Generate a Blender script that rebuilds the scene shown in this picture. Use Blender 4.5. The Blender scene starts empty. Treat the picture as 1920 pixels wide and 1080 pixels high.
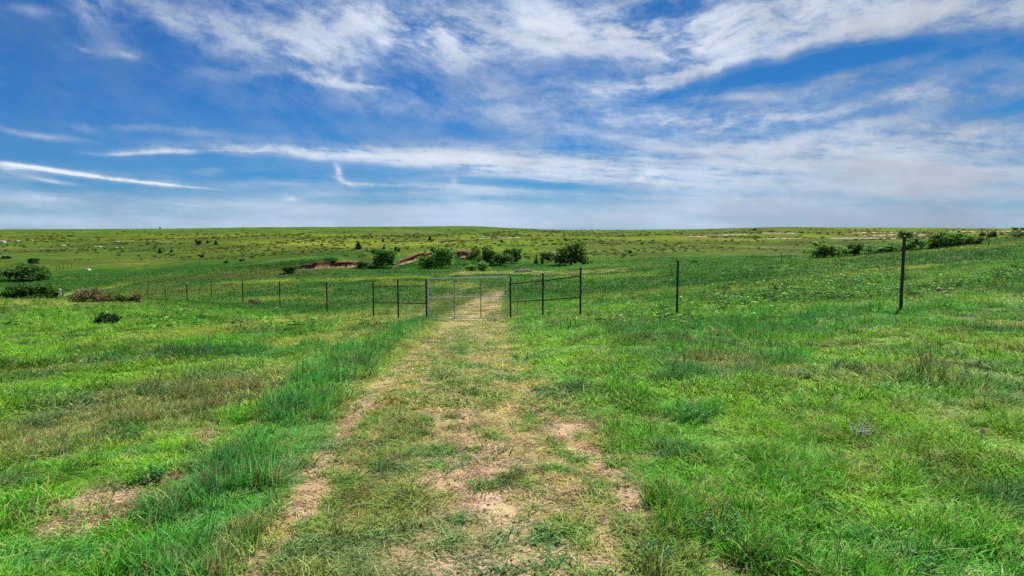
import bpy, bmesh, math, random
import numpy as np
R = math.radians
# ------------------------------------------------------------------ camera, sky, sun, exposure
F = 1250.0                      # focal length in pixels of the 1920 px wide photograph
PITCH = math.atan(110.0 / F)    # the camera looks slightly down: eye level lies 110 px above the middle
CZ = 2.35                       # eye height above the ground at the camera
sc = bpy.context.scene
col = sc.collection
cam_d = bpy.data.cameras.new('camera'); cam = bpy.data.objects.new('camera', cam_d); col.objects.link(cam)
cam_d.sensor_width = 36.0; cam_d.lens = 36.0 * F / 1920.0
cam_d.clip_start = 0.05; cam_d.clip_end = 40000
cam.location = (0, 0, CZ); cam.rotation_euler = (R(90) - PITCH, 0, 0)
sc.camera = cam
sc.view_settings.view_transform = 'Standard'
sc.view_settings.look = 'None'
sc.view_settings.exposure = 0.60
sc.view_settings.gamma = 1.0
sc.render.film_transparent = False
sc.cycles.max_bounces = 4; sc.cycles.diffuse_bounces = 2; sc.cycles.transmission_bounces = 2; sc.cycles.glossy_bounces = 1
sc.cycles.use_denoising = False
sc.cycles.use_adaptive_sampling = True; sc.cycles.adaptive_threshold = 0.02; sc.cycles.adaptive_min_samples = 12

SUN_EL, SUN_AZ = R(53), R(42)   # sun to the front right, high
sun_d = bpy.data.lights.new('sun', 'SUN'); sun = bpy.data.objects.new('sun', sun_d); col.objects.link(sun)
sun_d.energy = 5.0; sun_d.angle = R(0.6); sun_d.color = (1.0, 0.95, 0.86)
sun.rotation_euler = (R(90) - SUN_EL, 0, math.pi - SUN_AZ)
sun.location = (20, 20, 60)

def smooth(a, b, x):
    t = np.clip((x - a) / (b - a), 0, 1); return t * t * (3 - 2 * t)
def tan_of(px, py):             # photo pixel -> (x/y, z/y) slopes of its ray
    yc = (540.0 - py) / F; cp, sp = math.cos(PITCH), math.sin(PITCH)
    yy = cp + yc * sp
    return (px - 960.0) / F / yy, (-sp + yc * cp) / yy
def pix_of(u, v):               # the reverse, vectorised
    cp, sp = math.cos(PITCH), math.sin(PITCH)
    d = cp - v * sp
    return 960.0 + F * u / d, 540.0 - F * (sp + v * cp) / d

world = bpy.data.worlds.new('World'); sc.world = world; world.use_nodes = True
def build_sky():
    nt = world.node_tree; nt.nodes.clear(); L = nt.links.new
    def N(t, **k):
        n = nt.nodes.new(t)
        for a, b in k.items(): setattr(n, a, b)
        return n
    def M(op, a, b=None, c=None, clamp=False):
        n = N('ShaderNodeMath', operation=op); n.use_clamp = clamp
        for i, x in enumerate((a, b, c)):
            if x is None: continue
            if isinstance(x, (int, float)): n.inputs[i].default_value = x
            else: L(x, n.inputs[i])
        return n.outputs[0]
    def ss(x, a, b, lo=0.0, hi=1.0):
        n = N('ShaderNodeMapRange', interpolation_type='SMOOTHSTEP')
        L(x, n.inputs[0]); n.inputs[1].default_value = a; n.inputs[2].default_value = b
        n.inputs[3].default_value = lo; n.inputs[4].default_value = hi
        return n.outputs[0]
    geo = N('ShaderNodeTexCoord'); sep = N('ShaderNodeSeparateXYZ'); L(geo.outputs['Generated'], sep.inputs[0])
    X, Y, Z = sep.outputs
    hor = M('SQRT', M('ADD', M('MULTIPLY', X, X), M('MULTIPLY', Y, Y)))
    Ys = M('MAXIMUM', M('ABSOLUTE', Y), 0.05)
    U = M('DIVIDE', X, Ys); V = M('DIVIDE', Z, Ys)
    cmb = N('ShaderNodeCombineXYZ'); L(U, cmb.inputs[0]); L(V, cmb.inputs[1])
    P0 = cmb.outputs[0]
    def mapping(P, loc=(0, 0, 0), rot=0.0, scale=(1, 1, 1), typ='TEXTURE'):
        m = N('ShaderNodeMapping', vector_type=typ); L(P, m.inputs[0])
        m.inputs[1].default_value = loc; m.inputs[2].default_value = (0, 0, rot); m.inputs[3].default_value = scale
        return m.outputs[0]
    def noise(P, scale, detail=6, rough=0.55, dist=0.0, z=0.0):
        n = N('ShaderNodeTexNoise', noise_dimensions='2D')
        L(P if z == 0 else mapping(P, loc=(z, z * 2, 0), typ='POINT'), n.inputs['Vector'])
        n.inputs['Scale'].default_value = scale; n.inputs['Detail'].default_value = detail
        n.inputs['Roughness'].default_value = rough; n.inputs['Distortion'].default_value = dist
        return n
    # domain warp
    w = noise(P0, 3.0, 5, 0.55)
    off = N('ShaderNodeVectorMath', operation='SUBTRACT'); L(w.outputs['Color'], off.inputs[0]); off.inputs[1].default_value = (.5, .5, .5)
    offs = N('ShaderNodeVectorMath', operation='MULTIPLY'); L(off.outputs[0], offs.inputs[0])
    wa = N('ShaderNodeCombineXYZ'); wa.inputs[0].default_value = .10; L(ss(V, .03, .22, .008, .075), wa.inputs[1]); L(wa.outputs[0], offs.inputs[1])
    P1n = N('ShaderNodeVectorMath', operation='ADD'); L(P0, P1n.inputs[0]); L(offs.outputs[0], P1n.inputs[1])
    P1 = P1n.outputs[0]
    offw = N('ShaderNodeVectorMath', operation='MULTIPLY'); L(off.outputs[0], offw.inputs[0]); offw.inputs[1].default_value = (0.04, 0.008, 0)
    P2n = N('ShaderNodeVectorMath', operation='ADD'); L(P0, P2n.inputs[0]); L(offw.outputs[0], P2n.inputs[1])
    P2 = P2n.outputs[0]
    def strokes(lst, P):            # sum of soft ellipses, carried along in the z of the running vector
        z0 = N('ShaderNodeVectorMath', operation='MULTIPLY'); L(P, z0.inputs[0]); z0.inputs[1].default_value = (1, 1, 0)
        cur = z0.outputs[0]
        for (px, py, rx, ry, ang, amp) in lst:
            u, v = tan_of(px, py)
            m = mapping(cur, loc=(u, v, 0), rot=R(ang), scale=(rx / F, ry / F, 1e6))
            d = N('ShaderNodeVectorMath', operation='DOT_PRODUCT'); L(m, d.inputs[0]); L(m, d.inputs[1])
            p = N('ShaderNodeMath', operation='POWER'); p.inputs[0].default_value = 0.367879; L(d.outputs['Value'], p.inputs[1])
            ma = N('ShaderNodeVectorMath', operation='MULTIPLY_ADD'); L(p.outputs[0], ma.inputs[0]); ma.inputs[1].default_value = (0, 0, amp); L(cur, ma.inputs[2])
            cur = ma.outputs[0]
        sp = N('ShaderNodeSeparateXYZ'); L(cur, sp.inputs[0])
        return sp.outputs[2]
    # broad cirrus: where the cloud fields lie (photo px, radii, tilt, weight); negative = clear sky
    soft = strokes([
        (175, 22, 55, 28, -12, 0.75), (60, 28, 60, 8, -8, 0.3), (150, 90, 120, 20, 5, .08),
        (330, 45, 130, 30, -24, 0.50), (480, 75, 150, 40, -22, 0.55), (620, 95, 110, 45, -20, 0.75), (540, 20, 200, 22, -8, 0.30),
        (700, 45, 160, 40, -14, 0.65), (820, 60, 120, 50, -22, 0.60), (850, 100, 120, 25, -8, .25),
        (1050, 45, 150, 42, -6, 0.85), (960, 75, 130, 32, -8, 0.55), (1090, 20, 260, 30, 0, 0.25), (1140, 72, 110, 24, 6, .45),
        (1330, 30, 220, 42, 4, 0.75), (1310, 85, 120, 22, 8, 0.60), (1560, 30, 260, 40, 4, 0.95), (1820, 35, 240, 50, 4, 1.05), (1500, 60, 300, 14, 3, .4),
        (1440, 92, 160, 13, 10, 0.50), (1200, 150, 130, 18, 14, 0.60), (1330, 120, 110, 16, 14, .45),
        (1820, 95, 170, 12, 12, 0.45), (1060, 165, 160, 16, 4, 0.38), (560, 150, 160, 14, -2, 0.40), (230, 95, 60, 14, -20, 0.32),
        (640, 160, 90, 9, -4, 0.30), (1440, 180, 150, 12, 3, 0.34), (1330, 172, 50, 10, 3, .35), (1600, 195, 170, 14, 10, 0.70), (1340, 220, 110, 16, 0, 0.60),
        (1450, 222, 110, 16, 6, .35), (1250, 215, 60, 14, -6, 0.35), (1780, 180, 160, 12, 6, 0.35), (1560, 150, 70, 16, -14, .30),
        (1090, 215, 170, 26, -4, 0.32), (900, 220, 220, 22, -6, 0.18), (1620, 275, 360, 40, 3, 0.80), (1780, 250, 200, 26, 4, 0.3), (1150, 265, 160, 18, -2, 0.25),
        (1540, 330, 480, 42, 0, 0.80), (1750, 330, 300, 60, 0, .3), (1600, 360, 480, 40, 0, .75), (1550, 390, 600, 30, 0, 0.25),
        (170, 238, 60, 9, -10, 0.30), (320, 244, 110, 6, -6, 0.42), (60, 255, 90, 7, -3, 0.36), (950, 275, 140, 10, -4, .2),
        (420, 280, 180, 6, 0, 0.55), (640, 287, 240, 10, -3, 1.3), (880, 300, 200, 15, -5, 1.5), (1060, 322, 150, 18, -7, 1.4), (300, 283, 120, 4, 1, .7),
        (395, 318, 30, 8, -2, 0.50), (300, 335, 260, 10, -4, 0.26), (640, 345, 240, 9, -2, 0.36), (860, 350, 110, 6, -3, .3), (700, 362, 300, 7, 0, 0.30),
        (30, 330, 90, 9, -7, 0.45), (1210, 365, 130, 22, -8, 0.45),
        (40, 362, 200, 16, -5, 0.50), (480, 386, 700, 13, -1, 0.75), (1100, 392, 500, 13, 0, 0.65), (500, 418, 1500, 20, 0, 0.95), (1500, 418, 900, 20, 0, 0.85),
        (100, 180, 320, 80, 0, -0.10), (1660, 105, 260, 20, 6, -1.3), (1470, 138, 160, 14, 8, -0.8), (1870, 205, 110, 12, 8, -0.5), (1130, 108, 80, 10, 8, -0.40),
        (1350, 188, 60, 7, 0, -.35), (1100, 350, 120, 10, -3, -0.7), (980, 345, 160, 8, -2, -.6), (1380, 384, 100, 7, -1, -0.22), (1400, 65, 90, 8, 12, -.3), (760, 235, 260, 20, -4, -.12),
        (640, 315, 200, 8, -2, -0.25), (200, 300, 260, 10, -3, -0.3), (1290, 262, 90, 9, 2, -.25),
    ], P1)
    # crisp marks: the contrail, the little hook, the small puffs
    crisp = strokes([
        (70, 315, 90, 4.5, -7, 0.9), (200, 333, 120, 3.8, -7, 0.95), (330, 346, 75, 2.5, -5.5, 0.8), (85, 338, 55, 4, -9, .5), (20, 316, 40, 7, -5, .5),
        (633, 320, 7, 14, 24, .85), (644, 338, 22, 5, -24, .7), (700, 346, 60, 3.5, -4, .4), (1214, 328, 16, 7, 10, .6), (1200, 337, 16, 8, -8, .55), (1232, 340, 14, 6, 0, .35), (1235, 352, 34, 16, 0, .3),
        (545, 372, 14, 4, 0, 0.6), (858, 340, 7, 7, 30, 0.35), (680, 145, 8, 13, 0, .3), (700, 163, 34, 4, -6, .45), (826, 60, 24, 9, 10, .4), (728, 78, 18, 10, 0, .5),
        (1250, 104, 26, 6, -16, .4), (1318, 92, 12, 6, 10, .5), (560, 105, 24, 8, -10, .5), (240, 104, 16, 5, -8, .4), (160, 93, 14, 4, -15, .3),
    ], P2)
    # streaky fine structure; its grain follows the wind, tilted one way on the left and the other on the right
    gl = noise(mapping(P1, rot=R(-20), scale=(1.0, .42, 1)), 7.5, 7, 0.64, 0.0)
    gr = noise(mapping(P1, rot=R(9), scale=(1.0, .26, 1)), 6.0, 7, 0.63, 0.0)
    gh = noise(mapping(P1, rot=R(-2), scale=(1.0, .10, 1)), 4.0, 5, 0.58, 0.0)
    fine = noise(mapping(P1, rot=R(-8), scale=(1.0, .5, 1)), 24.0, 5, 0.7, 0.0)
    mx = ss(U, -0.15, 0.28)
    g1 = N('ShaderNodeMix'); L(mx, g1.inputs[0]); L(gl.outputs[0], g1.inputs[2]); L(gr.outputs[0], g1.inputs[3])
    mh = ss(V, 0.06, 0.20)
    g2 = N('ShaderNodeMix'); L(mh, g2.inputs[0]); L(gh.outputs[0], g2.inputs[2]); L(g1.outputs[0], g2.inputs[3])
    grain = M('ADD', g2.outputs[0], M('MULTIPLY', M('SUBTRACT', fine.outputs[0], 0.5), 0.30))
    gq = ss(grain, .22, .78, .0, 1.0)
    gk = ss(U, .15, .6, 1.0, .62); g = M('ADD', M('MULTIPLY', gq, gk), M('MULTIPLY', M('SUBTRACT', 1.0, gk), .5))
    front = ss(Y, -0.05, 0.15)
    # sky behind and beside the picture: plain cirrus fields
    other = noise(geo.outputs['Generated'], 3.0, 4, 0.6, 0.6)
    softF = N('ShaderNodeMix'); L(front, softF.inputs[0]); L(M('MULTIPLY', other.outputs[0], 0.9), softF.inputs[2]); L(soft, softF.inputs[3])
    gm = N('ShaderNodeMix'); L(ss(V, .0, .13, .30, 1.0), gm.inputs[0]); gm.inputs[2].default_value = .85; L(M('MULTIPLY_ADD', g, 2.0, .0), gm.inputs[3])
    veil = M('MULTIPLY', ss(grain, .30, .76), ss(U, -.7, .35, .12, .62))
    body = M('ADD', M('MULTIPLY', M('MAXIMUM', softF.outputs[0], 0.0), gm.outputs[0]), M('MULTIPLY', veil, M('MULTIPLY_ADD', softF.outputs[0], 1.2, .85, clamp=True)))
    dens = M('SUBTRACT', 1.0, M('EXPONENT', M('MULTIPLY', body, ss(V, .12, .28, -1.35, -1.02))))
    cr = M('MULTIPLY', M('MULTIPLY', crisp, ss(M('MULTIPLY_ADD', fine.outputs[0], 1, M('MULTIPLY', gh.outputs[0], .3)), .35, .75, .45, 1.1)), front, clamp=True)
    dens = M('ADD', dens, M('MULTIPLY', cr, M('SUBTRACT', 1.0, dens)), clamp=True)
    # clear sky: Nishita, a little more saturated (polarised look of the photograph)
    sky = N('ShaderNodeTexSky', sky_type='NISHITA'); sky.sun_disc = False
    sky.sun_elevation = SUN_EL; sky.sun_rotation = SUN_AZ; sky.air_density = 1.0; sky.dust_density = 0.4; sky.ozone_density = 3.0; sky.altitude = 900
    hs = N('ShaderNodeMix', data_type='RGBA', blend_type='MULTIPLY'); hs.inputs[0].default_value = 1.0
    L(sky.outputs[0], hs.inputs[6]); 
    tn = N('ShaderNodeMix', data_type='RGBA'); L(ss(U, -.5, .7), tn.inputs[0]); tn.inputs[6].default_value = (.135, .395, .69, 1); tn.inputs[7].default_value = (.080, .315, .53, 1); L(tn.outputs[2], hs.inputs[7])
    # cloud colour: bright cores, blue-grey thin veils, greyer towards the horizon
    cc = N('ShaderNodeMix', data_type='RGBA'); L(ss(dens, 0.35, 1.0), cc.inputs[0])
    cc.inputs[6].default_value = (3.3, 4.1, 5.5, 1); cc.inputs[7].default_value = (5.7, 6.2, 7.0, 1)
    ch = N('ShaderNodeMix', data_type='RGBA'); L(ss(V, 0.005, 0.13), ch.inputs[0])
    ch.inputs[6].default_value = (3.9, 4.8, 6.1, 1); L(cc.outputs[2], ch.inputs[7])
    sh = noise(mapping(P1, rot=R(-6), scale=(1.0, .4, 1)), 6.0, 4, 0.6, 0, z=7.3)
    shade = N('ShaderNodeMix', data_type='RGBA', blend_type='MULTIPLY'); shade.inputs[0].default_value = 1.0
    L(ch.outputs[2], shade.inputs[6]); L(ss(sh.outputs[0], .3, .7, .90, 1.08), shade.inputs[7])
    pf = N('ShaderNodeMix', data_type='RGBA'); L(M('MULTIPLY', cr, .5), pf.inputs[0]); L(shade.outputs[2], pf.inputs[6]); pf.inputs[7].default_value = (7.2, 7.6, 8.1, 1)
    dim = N('ShaderNodeMix', data_type='RGBA', blend_type='MULTIPLY'); dim.inputs[0].default_value = 1.0; L(pf.outputs[2], dim.inputs[6]); L(ss(U, .10, .70, 1.0, .78), dim.inputs[7])
    mix = N('ShaderNodeMix', data_type='RGBA'); L(dens, mix.inputs[0]); L(hs.outputs[2], mix.inputs[6]); L(dim.outputs[2], mix.inputs[7])
    bg = N('ShaderNodeBackground'); L(mix.outputs[2], bg.inputs[0]); bg.inputs[1].default_value = 0.086
    out = N('ShaderNodeOutputWorld'); L(bg.outputs[0], out.inputs[0])
build_sky()
world.cycles.sampling_method = 'MANUAL'; world.cycles.sample_map_resolution = 512

# ------------------------------------------------------------------ noise
rs = np.random.RandomState(7)
_T = rs.rand(512, 512)
def vnoise(x, y):
    xi = np.floor(x).astype(int); yi = np.floor(y).astype(int); fx = x - xi; fy = y - yi
    fx = fx * fx * (3 - 2 * fx); fy = fy * fy * (3 - 2 * fy)
    a = _T[xi & 511, yi & 511]; b = _T[(xi + 1) & 511, yi & 511]; c = _T[xi & 511, (yi + 1) & 511]; d = _T[(xi + 1) & 511, (yi + 1) & 511]
    return (a * (1 - fx) + b * fx) * (1 - fy) + (c * (1 - fx) + d * fx) * fy
def fbm(x, y, s, o=4, seed=0):
    x = np.asarray(x, float) / s + 37.7 * seed; y = np.asarray(y, float) / s + 91.3 * seed; t = 0; a = .5; n = 0
    for i in range(o):
        t = t + a * vnoise(x, y); n += a; a *= .5; x = x * 2.03 + 11.1; y = y * 2.03 + 5.7
    return t / n        # 0..1, mean .5

# ------------------------------------------------------------------ the lie of the land
# per bearing (px): stations (distance, ground). ('z': metres below the eye; otherwise the photo row it appears at)
Z = lambda y, z: (y, z, 'z')
COLS = {
 -500: [Z(4,-2.35), Z(10,-2.6), Z(20,-3.2), Z(30,-3.9), (45,562), Z(62,-7.5), Z(90,-10.5), (130,546), (160,526), (190,506), (230,490), (300,474), (500,456), (800,442), (1200,431)],
 0:   [Z(4,-2.35), Z(10,-2.6), Z(20,-3.2), Z(30,-3.9), (45,561), Z(60,-7.0), Z(90,-10.2), (130,546), (155,530), (185,508), (220,492), (300,474), (500,456), (800,441), (1200,430)],
 200: [Z(4,-2.35), Z(10,-2.6), Z(20,-3.2), Z(30,-4.0), (50,562), Z(64,-7.6), Z(90,-10.4), (120,553), (150,530), (180,510), (220,493), (300,474), (500,455), (800,440), (1200,429)],
 300: [Z(4,-2.35), Z(10,-2.6), Z(20,-3.2), Z(30,-4.1), (56,565), Z(72,-8.2), Z(93.5,-10.6), (120,546), (150,526), (180,508), (220,491), (300,473), (500,453), (800,438), (1200,428.5)],
 390: [Z(4,-2.35), Z(10,-2.6), Z(20,-3.3), Z(30,-4.2), (60,569), Z(77,-8.4), Z(100,-10.0), (125,536), (150,519), (170,506), (200,491), (300,471), (500,451), (800,437), (1200,427.5)],
 520: [Z(4,-2.35), Z(10,-2.6), Z(20,-3.3), Z(30,-4.3), (55,579), Z(80,-8.2), Z(110,-9.5), (145,514), (164,507), (171,491), (200,484), (300,467), (500,449), (800,436), (1200,426)],
 610: [Z(4,-2.35), Z(10,-2.6), Z(20,-3.3), Z(30,-4.3), (48,589), Z(70,-7.4), Z(100,-8.8), (145,510), (164,503), (170,485), (200,479), (300,464), (500,447), (800,435), (1200,425.5)],
 700: [Z(4,-2.35), Z(10,-2.55), Z(20,-3.3), Z(30,-4.35), (41,595), Z(60,-6.5), Z(90,-8.2), (140,511), (165,505), (176,495), (200,484), (300,463), (500,446), (800,434), (1200,425)],
 790: [Z(4,-2.35), Z(10,-2.55), Z(20,-3.4), Z(30,-4.5), (37,600.5), Z(60,-6.2), Z(90,-8.0), (140,510), (170,503), (182,484), (200,475), (300,459), (500,444), (800,434), (1200,424.5)],
 880: [Z(4,-2.35), Z(10,-2.55), Z(20,-3.5), Z(30,-4.5), (37,599), Z(60,-5.9), (80,530), (110,521), (150,509), (172,500), (184,474), (200,468), (300,456), (500,443), (800,433), (1200,424)],
 957: [Z(4,-2.35), Z(10,-2.55), Z(20,-3.5), Z(30,-4.4), (36.5,597), Z(55,-5.4), (72,531), (100,521), (150,510), (175,499), (200,488), (300,464), (500,446), (800,435), (1200,427.5)],
 1089:[Z(4,-2.35), Z(10,-2.5), Z(20,-3.2), (31,594), (45,566), (70,538), (100,519), (150,501), (180,495), (220,482), (300,466), (500,449), (800,438), (1200,431.5)],
 1271:[Z(4,-2.35), Z(10,-2.5), Z(18,-2.85), (26.5,597), (40,561), (60,533), (100,506), (150,489), (200,477), (300,461), (500,447), (800,438), (1200,430)],
 1500:[Z(4,-2.35), Z(10,-2.45), Z(22,-3.0), (32,562), (50,530), (80,504), (118,483), (150,484), (200,477), (300,464), (500,447), (800,437), (1200,425.5)],
 1692:[Z(4,-2.3), Z(10,-2.35), (19.8,589), (30,560), (50,522), (80,490), (112,471), (150,474), (200,470), (300,460), (500,445), (800,437), (1200,426.5)],
 1920:[Z(4,-2.3), Z(10,-2.3), (20,587), (30,548), (50,503), (80,467), (110,450), (150,454), (220,452), (300,449), (500,441), (800,436), (1200,428.5)],
 2500:[Z(4,-2.25), Z(10,-2.2), (20,583), (30,544), (50,500), (80,466), (110,450), (150,454), (220,452), (300,449), (500,442), (800,437), (1200,430)],
}
def pchip(x, y, xq):
    x = np.array(x, float); y = np.array(y, float); h = np.diff(x); d = np.diff(y) / h
    m = np.zeros_like(x)
    for i in range(1, len(x) - 1):
        if d[i-1] * d[i] > 0:
            w1 = 2 * h[i] + h[i-1]; w2 = h[i] + 2 * h[i-1]
            m[i] = (w1 + w2) / (w1 / d[i-1] + w2 / d[i])
    m[0] = d[0] * 0; m[-1] = d[-1] * .5
    i = np.clip(np.searchsorted(x, xq) - 1, 0, len(x) - 2); t = np.clip((xq - x[i]) / h[i], 0, 1)
    return (y[i] * (1 + 2*t) * (1-t)**2 + m[i] * h[i] * t * (1-t)**2 + y[i+1] * t*t * (3 - 2*t) + m[i+1] * h[i] * t*t * (t-1))
NLY, NU = 700, 240
LY = np.linspace(math.log(3.0), math.log(1200.0), NLY)
ukeys = []; rows = []
for px, st in sorted(COLS.items()):
    ys = []; zs = []
    for s in st:
        ys.append(math.log(s[0])); zs.append(s[1] if len(s) == 3 else tan_of(px, s[1])[1] * s[0])
    ukeys.append((px - 960.0) / F); rows.append(pchip(ys, zs, LY))
ukeys = np.array(ukeys); rows = np.array(rows)
UG = np.linspace(ukeys[0], ukeys[-1], NU)
TAB = np.array([pchip(ukeys, rows[:, j], UG) for j in range(NLY)])      # [NLY, NU]
def height(x, y):
    x = np.asarray(x, float); y = np.asarray(y, float)
    ye = np.maximum(y, np.abs(x) / 1.25); ye = np.maximum(ye, .5)
    u = np.clip(x / ye, UG[0], UG[-1]); l = np.clip(np.log(ye), LY[0], LY[-1])
    a = (u - UG[0]) / (UG[-1] - UG[0]) * (NU - 1.001); b = (l - LY[0]) / (LY[-1] - LY[0]) * (NLY - 1.001)
    ai = a.astype(int); bi = b.astype(int); fa = a - ai; fb = b - bi
    z = ((TAB[bi, ai] * (1-fa) + TAB[bi, ai+1] * fa) * (1-fb) + (TAB[bi+1, ai] * (1-fa) + TAB[bi+1, ai+1] * fa) * fb)
    far = smooth(1200, 4000, ye); z = z * (1 - far) - 30 * far
    z = z + (fbm(x, y, 2.2, 3, 3) - .5) * .10 * smooth(2, 6, ye) + (fbm(x, y, 18, 3, 4) - .5) * .9 * smooth(60, 140, ye)
    z = z + (fbm(x, y, 80, 4, 5) - .5) * 8.0 * smooth(240, 420, ye) * (1 - smooth(900, 1150, ye))
    return z + CZ
def h1(x, y): return float(height(np.array([x]), np.array([y]))[0])
def hit(px, py, y0=3.0):        # the ground point seen at a photo pixel
    u, v = tan_of(px, py)
    ys = np.exp(np.linspace(math.log(y0), math.log(1300), 1500))
    g = height(u * ys, ys); below = (v * ys + CZ) < g
    i = int(np.argmax(below)) if below.any() else len(ys) - 1
    return u * ys[i], ys[i], float(g[i])

# ------------------------------------------------------------------ ground cover: what grows where, with valley shading painted into some patches
# blade colour, blade height, density, tallness, soil colour
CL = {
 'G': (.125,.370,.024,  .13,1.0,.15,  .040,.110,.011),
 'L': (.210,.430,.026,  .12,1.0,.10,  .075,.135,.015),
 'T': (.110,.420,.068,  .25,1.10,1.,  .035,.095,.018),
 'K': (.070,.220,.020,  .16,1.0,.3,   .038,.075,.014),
 'Y': (.400,.400,.075,  .09,.85,.1,   .22,.20,.050),
 'D': (.270,.300,.095,  .14,.85,.5,   .18,.155,.065),
 'P': (.500,.440,.150,  .04,.40,.0,   .46,.36,.17),
 'O': (.340,.330,.100,  .065,.52,.08, .42,.30,.175),
 'B': (.460,.340,.190,  .030,.42,.0,  .56,.37,.26),
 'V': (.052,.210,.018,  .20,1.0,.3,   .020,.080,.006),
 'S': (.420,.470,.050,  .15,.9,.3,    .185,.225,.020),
 'E': (.130,.190,.028,  .15,.8,.2,    .074,.092,.013),
 'H': (.200,.330,.030,  .15,.8,.2,    .108,.160,.008),
 'R': (.40,.24,.14,     .05,.1,.0,    .17,.095,.050),
 'Q': (.070,.120,.016,  .18,1.0,.2,   .034,.052,.008),  # dark olive heath; its dark tone also carries painted shade of the folds
 'N': (.280,.180,.100,  .045,.50,.0,  .27,.165,.105),
 'W': (.62,.52,.38,     .03,.05,.0,   .55,.45,.32),
}
CL = {k: np.array(v) for k, v in CL.items()}
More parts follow.
